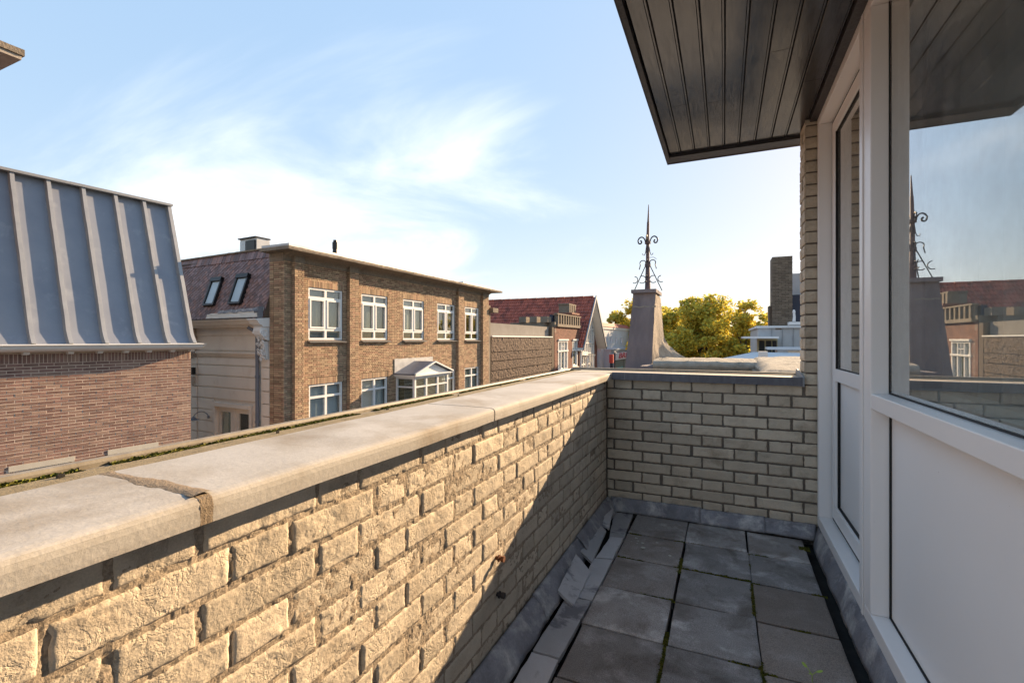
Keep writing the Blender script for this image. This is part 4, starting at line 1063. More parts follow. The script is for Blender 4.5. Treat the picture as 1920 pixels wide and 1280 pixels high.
for yc, wd in ((-4.72, .19), (-.80, .17)):
    bm_ = MT['white_paint'] if yc > -2 else MT['stone_cream']; cbx = part(MB(), 'scroll_bracket', bm_, cb)
    M = MB()
    M.prism([(0, -.05), (.16, .0), (.30, .14), (.33, .26), (.31, .372), (0, .372)], yc - wd, yc + wd)
    M.prism([(0, -.62), (.06, -.62), (.10, -.5), (.12, -.3), (.17, -.12), (.16, -.06), (0, -.052)], yc - wd * .55, yc + wd * .55, n=4, jit=.02)
    cbx.data = M.mesh('scroll_bracket', bm_)
    for sgn in (-1, 1):
        M = MB(); pts = [(.20 + .13 * (1 - k / 26) * cos(k * .5), yc + sgn * wd * 1.02, .18 + .13 * (1 - k / 26) * sin(k * .5)) for k in range(24)]; M.tube(pts, .026, 6, r2=.012); sub(M, 'volute', bm_, cbx)
    M = MB()
    for k in range(60):
        z = .30 - .95 * R(); x = .05 + .12 * max(0, (z + .7)) ; y = yc + U(-wd, wd) * (1 if z > -.1 else .7)
        c_ = Vector((x + U(.02, .14), y, z)); r = U(.03, .06)
        pts = [tuple(c_ + Vector((r * .4 * sin(q), r * cos(q), r * sin(q)))) for q in [i * .9 for i in range(6)]]
        M.tube(pts, .016, 5, r2=.006)
    sub(M, 'acanthus_relief', bm_, cbx).__setitem__('kind', 'stuff')
# rainwater pipe and gutter upstand
M = MB(); M.tube([(.10, -1.11, .30), (.10, -1.11, -9)], .055, 10)
for z in (-1.1, -2.5, -3.2): M.tube([(.10, -1.11, z), (.10, -1.11, z - .08)], .068, 10)
M.tube([(.30, -1.28, .37), (.10, -1.11, .20)], .05, 8)
part(M, 'rain_pipe', MT['pipe_grey'], cb)
# double door / window
dw = part(MB(), 'double_window', MT['white_paint'], cb); M = MB()
y0, y1, z1 = door_o[0], door_o[1], door_o[3]
M.box(-.02, .07, y0 - .12, y0, -4.6, z1 + .12); M.box(-.02, .07, y1, y1 + .12, -4.6, z1 + .12); M.box(-.02, .09, y0, y1, z1, z1 + .12); M.box(-.12, -.03, -2.55, -2.45, -4.6, z1)
for (a, b) in ((y0, -2.55), (-2.45, y1)): M.box(-.11, -.045, a, a + .16, -4.6, z1); M.box(-.11, -.045, b - .16, b, -4.6, z1); M.box(-.11, -.045, a + .16, b - .16, z1 - .18, z1)
dw.data = M.mesh('double_window', MT['cream_paint'])
for (a, b) in ((y0 + .16, -2.71), (-2.29, y1 - .16)):
    M = MB(); M.box(-.085, -.08, a, b, -4.6, z1 - .18); sub(M, 'pane', MT['glass'], dw)
M = MB(); M.box(-1.2, -1.18, y0 - .3, y1 + .3, -4.6, z1 + .3); M.box(-1.18, -.2, y0 - .3, y0 - .28, -4.6, z1 + .3); sub(M, 'room_back', MT['dark_room'], dw)
M = MB(); M.box(-.25, -.24, -3.05, -2.98, -4.6, z1); sub(M, 'curtain_strip', MT['curtain'], dw)
# slate mansard
ZS0, ZS1 = .66, 2.90
def sp(a, z, up=0): 
    x = .25 - .33 * (z - ZS0); return (x + up * .95, -a, z + up * .31)
M = MB(); M.face([sp(A0, ZS0), sp(A1, ZS0), sp(A1, ZS1), sp(A0, ZS1)]); M.face([sp(A0, ZS0), sp(A0, ZS1), (-6, -A0, ZS1), (-6, -A0, ZS0)]); M.face([(-.5, -A0, ZS1), (-.5, -A1, ZS1), (-6, -A1, ZS1), (-6, -A0, ZS1)])
part(M, 'mansard_deck', MT['dark_mortar'], cb)
skyl = [(3.90, 3.28, 1.10, 2.02), (2.50, 1.86, 1.10, 2.05)]
M = MB(); s = .105; r = 0; z = ZS0 + .02
while z < 2.60:
    a = A0 + (s if r % 2 else 0)
    while a < 6.6:
        if not any(q[1] - .02 < a < q[0] + .02 and q[2] - .03 < z + s * .5 < q[3] + .03 for q in skyl):
            ju = U(0, .006); z_ = z + U(-.006, .006); a2 = min(a + s * 1.0, 99)
            lo, mid, hi = z_ - s * .75, z_ + s * .28, z_ + s * 1.1
            aL, aR = max(a - s, A0 + .002), a + s
            M.face([sp(a, lo, .022 + ju), sp(aR, mid, .015 + ju), sp(aR * .5 + a * .5, hi, .004), sp(aL * .5 + a * .5, hi, .004), sp(aL, mid, .015 + ju)], R())
            M.face([sp(a, lo, .022 + ju), sp(aL, mid, .015 + ju), sp(aL, mid - .004, 0), sp(a, lo - .004, 0)], R() * .3)
        a += s * 2.02
    z += s * .74; r += 1
part(M, 'slate', MT['slate_purple'], cb, kind='stuff')
M = MB(); a = A0 + .01
while a < 7:
    M.prism([(-.02, 0), (.05, 0), (.04, .25), (-.02, .25)], 0, 0.001) if False else None
    x = sp(a, 2.60)[0] + .02; dx = sp(a, 2.88)[0] + .035; jj = U(0, .01); w_ = .145
    M.face([(x + jj + .02, -a, 2.60), (x + jj + .02, -a - w_, 2.60), (dx + jj, -a - w_, 2.88), (dx + jj, -a, 2.88)], R())
    M.face([(x + jj + .02, -a, 2.60), (dx + jj, -a, 2.88), (dx - .05, -a, 2.88), (x - .03, -a, 2.60)], R()); M.face([(x + jj + .02, -a - w_, 2.60), (dx + jj, -a - w_, 2.88), (dx - .05, -a - w_, 2.88), (x - .03, -a - w_, 2.60)], R())
    M.face([(x + jj + .02, -a, 2.60), (x + jj + .02, -a - w_, 2.60), (x - .03, -a - w_, 2.60), (x - .03, -a, 2.60)], R())
    a += w_ + .012
part(M, 'ridge_tile', MT['slate_purple'], cb, kind='stuff')
M = MB(); xx = sp(0, 2.9)[0]
M.prism([(xx - .6, 2.885), (xx + .09, 2.885), (xx + .10, 2.93), (xx - .6, 2.97)], -A1, -A0 + .02, n=60, jit=.008); part(M, 'roof_edge', MT['concrete'], cb)
for q in skyl:
    rf = part(MB(), 'roof_window', MT['roof_felt'], cb); M = MB()
    a1, a0, z0, z1 = q
    def bar(M, aa, ab, za_, zb_, up=.11):
        P = [sp(aa, za_, -.01), sp(ab, za_, -.01), sp(ab, zb_, -.01), sp(aa, zb_, -.01)]; Q = [sp(aa, za_, up), sp(ab, za_, up), sp(ab, zb_, up), sp(aa, zb_, up)]
        M.face(Q)
        for i in range(4): M.face([P[i], P[(i + 1) % 4], Q[(i + 1) % 4], Q[i]])
    bar(M, a0, a0 + .07, z0, z1); bar(M, a1 - .07, a1, z0, z1); bar(M, a0 + .07, a1 - .07, z0, z0 + .06); bar(M, a0, a1, z1 - .10, z1 + .03, .14)
    rf.data = M.mesh('roof_window', MT['darkiron'])
    M = MB(); M.face([sp(a0 + .07, z0 + .06, .085), sp(a1 - .07, z0 + .06, .085), sp(a1 - .07, z1 - .1, .085), sp(a0 + .07, z1 - .1, .085)]); sub(M, 'pane', MT['glass'], rf)
    M = MB(); M.face([sp(a0 + .07, z0 + .06, .05), sp(a1 - .07, z0 + .06, .05), sp(a1 - .07, z1 - .1, .05), sp(a0 + .07, z1 - .1, .05)]); sub(M, 'roller_blind', MT['blind_blue'], rf)
M = MB(); M.grid(lambda u, v: (lambda p: (p[0] + .02 * noise.noise(Vector((u * 12, v * 3, 0))), p[1], p[2]))(sp(.61 + 2.9 * u, .66 + (.26 - .12 * u * u + .03 * noise.noise(Vector((u * 9, 0, 4)))) * v, .05)), 40, 4)
part(M, 'mortar_apron', MT['cream_paint'], cb)
M = MB(); M.grid(lambda u, v: (lambda p: (p[0] + .02 * noise.noise(Vector((u * 12, v * 3, 0))), p[1], p[2]))(sp(.61 + 2.3 * u, .85 + .03 * noise.noise(Vector((u * 9, 0, 4))) - .04 * u + .10 * v, .065)), 40, 2)
part(M, 'lead_strip', MT['lead'], cb, smooth=True)
M = MB(); M.tube([(.30, -.72, .86), (.42, -.80, .84)], .055, 10); M.box(.25, .40, -.66, -.605, .64, .98)
part(M, 'pipe_stub', MT['pipe_grey'], cb)
M = MB(); M.box(-1.7, -1.2, -4.05, -3.10, 2.9, 3.58); M.box(-1.2, -1.16, -4.0, -3.7, 2.95, 3.5); part(M, 'vent_box', MT['silver'], cb)
M = MB(); M.box(-1.2, -1.14, -3.62, -3.15, 2.95, 3.5); M.box(-1.72, -1.12, -4.08, -3.07, 3.58, 3.62); part(M, 'vent_grille', MT['darkiron'], cb)
# lamp and camera on the cream wall
def cpt(x, y, z):
    th_ = radians(-94.1); return (-12.0 + x * cos(th_) - y * sin(th_), 10.138 + x * sin(th_) + y * cos(th_), z)
lp = thing('wall_lamp', 'grey swan neck barn lamp fixed on the cream wall left of the double window', 'wall lamp', cpt(.05, -3.80, -2.6), radians(-94.1), off=(0, 0, 0))
M = MB(); M.tube([(-.02, 0, 0), (.02, 0, 0)], .05, 8); M.tube([(.0, 0, 0)] + [(.16 - .16 * cos(q), .0 - .28 * (q / pi), .02 + .17 * sin(q)) for q in [pi * k / 10 for k in range(11)]], .014, 6)
part(M, 'arm', MT['pipe_grey'], lp)
M = MB(); M.tube([(.32, -.28, .02), (.32, -.28, -.04)], .05, 12, r2=.09); M.tube([(.32, -.28, -.04), (.32, -.28, -.075)], .09, 14, r2=.17); part(M, 'shade', MT['pipe_grey'], lp)
M = MB(); M.tube([(.32, -.28, -.076), (.32, -.28, -.15)], .055, 10, r2=.035); part(M, 'bulb_glass', MT['glass'], lp)
sc_ = thing('security_camera', 'small black camera box fixed on the cream wall beside the brick building', 'camera', cpt(.05, -4.62, -1.08), radians(-94.1), off=(0, 0, 0))
M = MB(); M.box(0, .12, -.07, .07, -.12, .12); part(M, 'housing', MT['darkiron'], sc_)
M = MB(); M.tube([(.08, -.07, 0), (.10, -.2, 0)], .035, 8); part(M, 'lens', MT['darkiron'], sc_)
wb_ = thing('wall_bracket', 'small dull metal box bracket under the black camera on the cream wall', 'bracket', cpt(.05, -4.64, -1.40), radians(-94.1), off=(0, 0, 0))
M = MB(); M.box(0, .07, -.05, .05, -.1, .12); M.tube([(.05, 0, -.1), (.05, 0, -.18)], .03, 6); part(M, 'box', MT['stone_cream'], wb_)

# ------------------------------------------------------------------ tall building at the far left, only its roof corner shows
tb = thing('tall_building', 'overhanging gravel edged roof corner of a taller building, top left of the photo', 'building', (-13, 1, -9), 0, off=(13, -1, 9))
M = MB(); M.prism([(-16, 4.87), (-11.0, 4.87), (-11.0, 4.975), (-16, 4.975)], -6, 4.03, n=50, jit=.01); part(M, 'roof_slab', MT['concrete'], tb)
M = MB(); M.box(-16, -11.03, -6, 4.0, 4.80, 4.869); part(M, 'soffit', MT['stone_cream'], tb)
M = MB(); M.box(-16, -12.2, -6, 2.2, -9, 4.80); part(M, 'wall', MT['redbrick'], tb)

# ------------------------------------------------------------------ long brown wall with ribs
rw = thing('ribbed_wall', 'windowless brown brick wall with dark horizontal grooves and a thin white top line', 'wall', (-12.0, 29, -9), 0, off=(0, -29, 9))
M = MB(); M.box(-.5, -.09, 24.0, 34.6, -9, .12); part(M, 'backing', MT['dark_mortar'], rw)
ribs = [(.10, -.72), (-.76, -1.24), (-1.29, -1.78), (-1.83, -2.33), (-2.38, -2.9), (-2.95, -3.5), (-3.55, -4.1)]
for (t_, b_) in ribs:
    M = MB(); M.grid(lambda u, v: (.0 + .04 * noise.noise(Vector((u * 60, v * 8, t_ * 3))) - .03 * (1 - v), 24.0 + 10.3 * u, b_ + (t_ - b_) * v + .02 * noise.noise(Vector((u * 50, t_ * 9, 3)))), 120, 8)
    M.box(-.1, -.035, 24.0, 34.3, b_, t_); part(M, 'wall_band', MT['brownwall'], rw)
M = MB(); M.box(-.2, .05, 24.0, 34.35, .14, .22); part(M, 'white_edge', MT['white_paint'], rw)
M = MB(); M.box(-2.2, -.3, 24.0, 35.0, .22, .95); part(M, 'render_upstand', MT['render_wall'], rw)
M = MB(); M.box(-.6, -.02, 34.36, 34.9, -9, .93); part(M, 'end_return', MT['dark_mortar'], rw)

# ------------------------------------------------------------------ red brick house with red tiled gable roof
rh = thing('brick_house', 'dark red brick house front with white sash windows and crenellated parapet', 'house', (-12.0, 38, -9), 0, off=(0, -38, 9))
wnd = [(35.75, 38.3, -2.55, -.10), (39.65, 41.15, -2.4, -.10)]
M = MB(); wall_with_holes(M, -.6, -.03, 34.9, 41.9, -9, .95, wnd); M.box(-.9, -.6, 34.9, 41.9, -9, .95); part(M, 'wall', MT['dark_mortar'], rh)
M = MB(); add_bricks(M, brick_rows(34.9, 41.9, -3.4, 1.0, .21, .052, .012, wnd), 0, .03, .003); part(M, 'brick_field', MT['redbrick'], rh, kind='stuff')
for (a, b, c, d) in wnd:
    w = part(MB(), 'window', MT['white_paint'], rh); M = MB(); zm = d - .85
    for (p, q, e, f) in ((a, a + .18, c, d), (b - .18, b, c, d), (a + .18, b - .18, d - .12, d), (a + .18, b - .18, c, c + .16), (a - .1, b + .1, zm - .06, zm + .06)):
        M.box(-.12 if p > a - .05 else -.10, .02 if p > a - .05 else .05, p, q, e, f)
    for y in ([a + (b - a) * .33, a + (b - a) * .67] if b - a > 2 else [(a + b) / 2]): M.box(-.12, .0, y - .05, y + .05, zm, d - .1)
    if b - a > 2:
        M.box(-.12, .0, a + .75, a + .9, c, zm); M.box(-.12, .0, b - .9, b - .75, c, zm)
        M.box(-.1, .0, a + .9, b - .9, zm + .35, zm + .4); M.box(-.1, .0, (a + b) / 2 - .03, (a + b) / 2 + .03, zm, d - .1)
    w.data = M.mesh('window', MT['white_paint'])
    M = MB(); M.box(-.10, -.09, a + .1, b - .1, c, d); sub(M, 'pane', MT['glass'], w)
    M = MB(); M.box(-.30, -.29, a, b, c, d); sub(M, 'blind', MT['blind_green'], w)
    M = MB(); M.box(-.02, .14, a - .1, b + .1, c - .14, c); sub(M, 'sill', MT['lintel'], w)
    M = MB(); M.box(-.02, .10, a - .05, b + .05, d, d + .12); sub(M, 'head_board', MT['white_paint'], w)
M = MB(); M.box(-.5, .14, 35.3, 42.0, 1.0, 1.22); part(M, 'parapet_ledge', MT['concrete'], rh)
for k in range(10):
    y = 35.5 + k * .66; M = MB(); M.box(-.2, .10, y, y + .22, 1.22, 1.95); part(M, 'merlon', MT['concrete'], rh)
M = MB(); M.box(-.2, .12, 35.3, 42.0, 1.955, 2.05); part(M, 'parapet_rail', MT['concrete'], rh)
M = MB(); M.box(-.55, -.3, 35.3, 42.0, 1.22, 1.95); part(M, 'parapet_back', MT['navy'], rh)
M = MB(); M.box(-1.5, .0, 34.95, 35.3, .5, 1.35); M.box(-3.5, -.6, 34.3, 35.2, .96, 1.3); part(M, 'cornice_stone', MT['concrete'], rh)
for k in range(3):
    M = MB(); M.box(-2.7 + k * .9, -2.1 + k * .9, 34.2, 35.0, 1.3, 1.75); part(M, 'coping_stone', MT['concrete'], rh)
M = MB(); M.box(-1.6, -.2, 40.0, 42.2, 1.7, 2.2); M.box(-1.7, -.1, 39.9, 42.3, 2.2, 2.35); part(M, 'chimney_block', MT['redbrick'], rh)
for k in range(4):
    M = MB(); y = 40.1 + k * .55; M.box(-1.4, -.4, y, y + .3, 2.35, 3.05); part(M, 'chimney_stone', MT['concrete'], rh)
M = MB(); M.box(-1.4, -.4, 40.0, 42.2, 3.05, 3.15); part(M, 'chimney_top', MT['concrete'], rh)

gh = thing('gabled_house', 'house with red tiled roof and tall white framed gable window facing the street', 'house', (-11.6, 45.6, -9), 0, off=(11.6, -45.6, 9))
yr, zr, ye, ze = 45.6, 4.12, 41.2, -.72
M = MB()
nx, rowsn = 300, 15
for r in range(rowsn):
    s0, s1 = r / rowsn, (r + 1) / rowsn
    ln = (yr - ye)
    tcol = [R() for _ in range(60)]
    i0 = len(M.v)
    for vv, lift in ((s0, .05), (s1, .0)):
        for i in range(nx + 1):
            u = i / nx; x = -24.5 + 13.0 * u
            w = .045 * sin(x * 2 * pi / .24)
            y = ye + ln * vv; z = ze + (zr - ze) * vv
            M.v.append((x, y - (lift + w) * .74, z + (lift + w) * .67))
    for i in range(nx):
        a = i0 + i; M.f.append((a, a + 1, a + nx + 2, a + nx + 1)); M.t.append(tcol[(i * 60 // nx) % 60])
    i1 = len(M.v)
    for i in range(nx + 1):
        u = i / nx; x = -24.5 + 13.0 * u; w = .045 * sin(x * 2 * pi / .24); y = ye + ln * s0; z = ze + (zr - ze) * s0
        M.v.append((x, y + .02, z - .02))
    for i in range(nx):
        M.f.append((i1 + i, i1 + i + 1, i0 + i + 1, i0 + i)); M.t.append(.1)
part(M, 'pantile', MT['redtile'], gh, kind='stuff')
M = MB(); M.face([(-24.5, yr, zr), (-11.4, yr, zr), (-11.4, 50.0, -.8), (-24.5, 50.0, -.8)]); M.box(-24, -12.4, 41.6, 49.6, -9, -.8)
M.face([(-24.4, 41.3, -.8), (-24.4, 49.8, -.8), (-24.4, yr, zr - .05)]); part(M, 'roof_back', MT['redtile'], gh)
k = 0; x = -24.5
while x < -12.2:
    if k % 3 == 0:
        M = MB(); M.tube([(x, yr, zr + .03), (x + .95, yr, zr + .05)], .11, 7); part(M, 'ridge_tile', MT['redtile'], gh)
    x += .33; k += 1
GX = -12.35
def gz(y): return zr - (zr - ze) * abs(y - yr) / (yr - ye)
M = MB()
for s_ in (-1, 1):
    ys_, ye_ = yr, yr + s_ * 4.45
    za, zb_ = zr + .06, gz(yr + 4.45)
    for (x0, x1, off0, off1) in ((-11.45, -11.35, .10, -.22),):
        P = [(x0, ys_, za + off0), (x1, ys_, za + off0), (x1, ye_, zb_ + off0), (x0, ye_, zb_ + off0)]
        Q = [(a, b, c + off1 - off0) for a, b, c in P]
        M.face(P); M.face(Q)
        for i in range(4): M.face([P[i], P[(i + 1) % 4], Q[(i + 1) % 4], Q[i]])
part(M, 'bargeboard', MT['zinc'], gh)
M = MB()
for s_ in (-1, 1):
    y2 = yr + s_ * 4.45
    P = [(-12.4, yr, zr - .10), (-11.46, yr, zr - .10), (-11.46, y2, gz(y2) - .10), (-12.4, y2, gz(y2) - .10)]; Q = [(a, b, c - .14) for a, b, c in P]
    M.face(P); M.face(Q)
    for i in range(4): M.face([P[i], P[(i + 1) % 4], Q[(i + 1) % 4], Q[i]])
part(M, 'verge_soffit', MT['white_paint'], gh)
M = MB(); M.face([(GX, 41.5, -9), (GX, 49.8, -9), (GX, 49.8, gz(49.8) - .3), (GX, yr, zr - .3), (GX, 41.5, gz(41.5) - .3)]); M.box(GX - .4, GX - .01, 42.4, 49.4, -9, -.9); part(M, 'gable_wall', MT['redbrick'], gh)
# gable glazing: three-lights-wide mullioned window rising in the gable
gw = part(MB(), 'gable_window', MT['white_paint'], gh); M = MB(); PN = []
zl = [-4.5, -2.4, -1.35, -.35, 1.0, 1.7, 2.6]
yl = [43.2, 44.0, 44.8, 45.6, 46.4, 47.2, 48.0]
for y in yl:
    top = min(gz(y) - .5, 3.0)
    M.box(GX + .002, GX + .14, y - .07, y + .07, -4.5, top)
for z in zl[1:]:
    hw = (zr - .5 - z) / (zr - ze) * (yr - ye)
    a, b = max(43.2, yr - hw), min(48.0, yr + hw)
    if b > a: M.box(GX + .003, GX + .13, a, b, z - .06, z + .06)
M.box(GX, GX + .32, 42.9, 44.9, -1.5, -1.18)
for s_ in (-1, 1):
    M.face([(GX + .15, yr, zr - .45), (GX + .15, yr, zr - .75), (GX + .15, yr + s_ * 2.4, gz(yr + 2.4) - .75), (GX + .15, yr + s_ * 2.4, gz(yr + 2.4) - .45)])
gw.data = M.mesh('gable_window', MT['white_paint'])
for i in range(len(yl) - 1):
    a, b = yl[i], yl[i + 1]
    for j in range(len(zl) - 1):
        ym_ = a if abs(a - yr) > abs(b - yr) else b
        top = min(zl[j + 1], gz(ym_) - .55)
        if top - zl[j] < .15: continue
        M = MB(); M.box(GX + .03, GX + .05, a + .07, b - .07, zl[j] + .06, top - .06); sub(M, 'pane', MT['glass'], gw)
M = MB(); M.face([(GX + .012, 43.2, -4.5), (GX + .012, 48.0, -4.5), (GX + .012, 48.0, gz(48) - .5), (GX + .012, yr, zr - .8), (GX + .012, 43.2, gz(43.2) - .5)]); sub(M, 'dark_backing', MT['dark_room'], gw)
M = MB(); M.box(-12.3, -11.7, 41.3, 42.6, -1.05, -.85); M.tube([(-11.9, 41.9, -.9), (-11.9, 41.9, -4)], .09, 8); part(M, 'gutter_pipe', MT['white_paint'], gh)
M = MB(); M.box(GX - .5, GX + .25, 41.3, 42.5, -9, -1.05); part(M, 'corner_pier', MT['redbrick'], gh)
for yy in (44.0, 46.2):
    M = MB(); M.tube([(GX + .5, yy, -4), (GX + .5, yy, -1.75)], .11, 10); M.tube([(GX + .5, yy, -1.75), (GX + .5, yy, -1.5)], .12, 10, r2=.26); part(M, 'porch_column', MT['white_paint'], gh)
# white shop building
ws = thing('shop_building', 'white rendered building with brown roof edge behind the gabled house', 'building', (-11.9, 56, -9), radians(-3.0), off=(0, -56, 9))
M = MB(); M.box(-6, 0, 50.8, 63.5, -9, 1.15); part(M, 'wall', MT['whitewall'], ws)
M = MB(); M.box(-6, .10, 50.75, 63.6, 1.15, 1.40); part(M, 'cornice', MT['white_paint'], ws)
M = MB(); M.prism([(-6, 1.40), (.16, 1.40), (-.25, 1.85), (-6, 1.85)], 50.7, 63.7, n=4); part(M, 'roof_edge', MT['redtile'], ws)
for y in (52.4, 54.6, 56.9, 59.3):
    M = MB(); M.tube([(.06, y - .12, -.45), (.08, y, -.25), (.06, y + .05, .05), (.08, y - .06, .3)], .06, 6); part(M, 'wall_anchor', MT['sign_white'], ws)
db = thing('shop_annex', 'pale blue boarded shop bay with white sign beneath the white rendered wall', 'shop front', (-11.9, 56, -9), radians(-3.0), off=(0, -56, 9))
M = MB(); M.box(.0, .7, 52.0, 64, -9, -1.2); M.box(.0, .8, 51.9, 64, -1.2, -1.07); part(M, 'boarded_wall', MT['palewood'], db)
for k in range(4):
    M = MB(); y = 52.1 + k * .36; M.box(.701, .73, y, y + .12, -5, -1.22); part(M, 'batten', MT['palewood'], db)
M = MB(); M.box(.701, .76, 53.5, 63.5, -5, -1.42); part(M, 'dark_frame', MT['navy'], db)
for (a, b) in ((53.9, 57.4), (57.7, 61.5)):
    M = MB(); M.box(.761, .77, a, b, -5, -2.45); part(M, 'shop_pane', MT['blind_green'], db)
M = MB(); M.box(.771, .78, 54.6, 57.3, -4.6, -3.2); part(M, 'poster', MT['teal'], db)
sg = thing('shop_sign', 'white shop sign with magenta letters BRIST above the shop window', 'sign', (-11.9, 56, -2.0), radians(-3.0), off=(0, -56, 2.0))
M = MB(); M.box(.772, .85, 53.8, 62.2, -2.36, -1.50); part(M, 'sign_board', MT['sign_white'], sg)
fc = bpy.data.curves.new('lettering', 'FONT'); fc.body = 'BRIST'; fc.size = 1.0; fc.shear = .22; fc.extrude = .012; fc.offset = .02; fc.align_x = 'CENTER'; fc.align_y = 'CENTER'
fo = bpy.data.objects.new('tmp', fc); col.objects.link(fo); bpy.context.view_layer.update()
me = bpy.data.meshes.new_from_object(fo.evaluated_get(bpy.context.evaluated_depsgraph_get())); bpy.data.objects.remove(fo)
me.materials.clear(); me.materials.append(MT['sign_red'])
lt = bpy.data.objects.new('lettering', me); link(lt, sg); lt.rotation_euler = (radians(90), 0, radians(90)); lt.scale = (2.7, .85, 1)
lt.location = (.87, 58.2 - 56, -1.93 + 2.0)
tl = thing('signal_pole', 'dark pole with a red box in front of the pale blue boards', 'pole', (-10.9, 50.2, -9), 0, off=(10.9, -50.2, 9))
M = MB(); M.tube([(-10.9, 50.2, -9), (-10.9, 50.2, -2.5)], .16, 8); part(M, 'pole', MT['navy'], tl)
M = MB(); M.box(-11.1, -10.7, 50.0, 50.4, -2.5, -1.6); part(M, 'red_box', MT['signal_red'], tl)

# ------------------------------------------------------------------ neighbour's roof gable end with buttress, finial and coping
nb = thing('gable_buttress', 'cement rendered buttress coloured shaded in front and sunlit on its flared side, rising beyond the end wall', 'chimney', (-.98, 6.8, -3), 0)
M = MB()
# front block, tapering upwards; top, neck and foot levels
lv = [(-3.0, -1.42, -.99), (-.45, -1.235, -.880), (.44, -1.130, -.838), (.56, -1.120, -.826), (.62, -1.120, -.823)]
n = 26
def edge(z):
    for (a, b) in zip(lv[:-1], lv[1:]):
        if z <= b[0]: t_ = (z - a[0]) / (b[0] - a[0]); return (a[1] + (b[1] - a[1]) * t_, a[2] + (b[2] - a[2]) * t_)
    return lv[-1][1:]
def front(u, v):
    z = -3 + 3.62 * v; l, r = edge(z); x = l + (r - l) * u
    return (x, 6.5 + (.006 if z > .45 else 0) * 0 - (.012 if z < .44 else 0) + .010 * noise.noise(Vector((x * 6, z * 5, 0))) + .003 * noise.noise(Vector((x * 30, z * 26, 2))), z)
M.grid(front, 12, 60)
M.grid(lambda u, v: (edge(-3 + 3.62 * v)[0], 7.1 - .6 * u, -3 + 3.62 * v), 2, 20)
M.face([(-1.12, 6.5, .62), (-.823, 6.5, .62), (-.84, 7.1, .60), (-1.12, 7.1, .62)]); M.face([(-1.42, 7.1, -3), (-1.12, 7.1, .62), (-.84, 7.1, .60), (-.8, 7.1, -3)])
part(M, 'rendered_block', MT['buttress'], nb, smooth=True)
M = MB(); M.box(-1.140, -.815, 6.46, 7.08, .62, .665); o = part(M, 'cap_slab', MT['buttress'], nb)
# flared flank, ruled from the straight front edge to a concave rear edge
def flank(u, v):
    z1 = .60 - .86 * (v ** 1.0)
    zf = .60 - 1.0 * v
    xf = edge(zf)[1]; xr_ = -.84 + .07 * v + .27 * max(0, (v - .5) / .5) ** 2.6; yb = 7.12
    p = Vector((xf, 6.5, zf)).lerp(Vector((xr_, yb, z1)), u)
    bow = sin(pi * u) * -.03 * v
    nn = .012 * noise.noise(Vector((p.x * 7, p.y * 5, p.z * 4))) + .006 * noise.noise(Vector((p.x * 25, p.y * 20, p.z * 8)))
    return (p.x + bow + nn, p.y, p.z + nn)
M = MB(); M.grid(lambda u, v: flank(u, v), 24, 50); part(M, 'flared_flank', MT['flare'], nb, smooth=True)
M = MB(); M.grid(lambda u, v: (-1.12 + .30 * u, 6.484 + .002 * noise.noise(Vector((u * 9, 0, 0))), .425 + .018 * v + .012 * noise.noise(Vector((u * 5, 1, 0)))), 24, 2); part(M, 'render_scar', MT['slurry'], nb)
M = MB(); M.grid(lambda u, v: (-.80 + .17 * u, 6.42 - .02 * u, -.27 - .16 * v * (1 - .3 * u) + .04 * sin(u * 3)), 6, 6); part(M, 'lead_flap', MT['lead'], nb, smooth=True)

np_ = thing('coping_wall', 'low cement slurried wall coping running right from the buttress towards the brick pier', 'wall', (0, 6.2, -3), 0)
def cop_top(x, y, h0): return h0 + .012 * noise.noise(Vector((x * 5, y * 5, 0))) + .005 * noise.noise(Vector((x * 22, y * 22, 3)))
M = MB()
def cA(u, v):
    x = -.79 + 1.13 * u
    prof_ = [(5.98, -.375), (5.95, -.35), (5.93, -.315), (5.94, -.285), (5.98, -.262), (6.05, -.255), (6.3, -.245), (6.6, -.245), (7.2, -.26)]
    q = v * (len(prof_) - 1); i = min(int(q), len(prof_) - 2); t_ = q - i
    y = prof_[i][0] + (prof_[i + 1][0] - prof_[i][0]) * t_; z = prof_[i][1] + (prof_[i + 1][1] - prof_[i][1]) * t_
    nn = cop_top(x, y, 0); return (x, y - nn * .6, z + nn)
M.grid(cA, 60, 24); part(M, 'rolled_coping', MT['slurry'], np_, smooth=True)
M = MB(); M.box(-.95, .34, 6.02, 7.2, -3, -.33); part(M, 'wall_core', MT['buttress'], np_)
M = MB()
def cB(u, v):
    x0 = .25 + .06 * min(1, v * 3); x = x0 + (1.3 - x0) * u; y = 4.15 + 2.9 * v
    z = cop_top(x, y, -.235) + .028 * max(0, min(1, (x - .5) * 2)) - .06 * max(0, 1 - (u / .10)) ** 2 - .05 * max(0, 1 - v / .05) ** 2
    return (x, y, z)
M.grid(cB, 50, 90)
M.grid(lambda u, v: (cB(u, 0)[0], 4.15 + .02 * v + .006 * noise.noise(Vector((u * 30, v * 5, 0))), cB(u, 0)[2] - .045 * v), 50, 4); M.grid(lambda u, v: (cB(0, u)[0] + .01 * v, cB(0, u)[1], cB(0, u)[2] - .06 * v), 50, 3)
part(M, 'slurried_roof', MT['slurry'], np_, smooth=True)
M = MB(); M.box(.28, 1.3, 4.19, 7.0, -3, -.33); part(M, 'roof_core', MT['concrete'], np_)
M = MB(); M.box(-.93, 1.6, 3.16, 5.95, -3, -.50); part(M, 'unseen_bounce_roof', MT['bounce_roof'], np_)  # unseen roof, made pale to mirror in the soffit and bounce light up
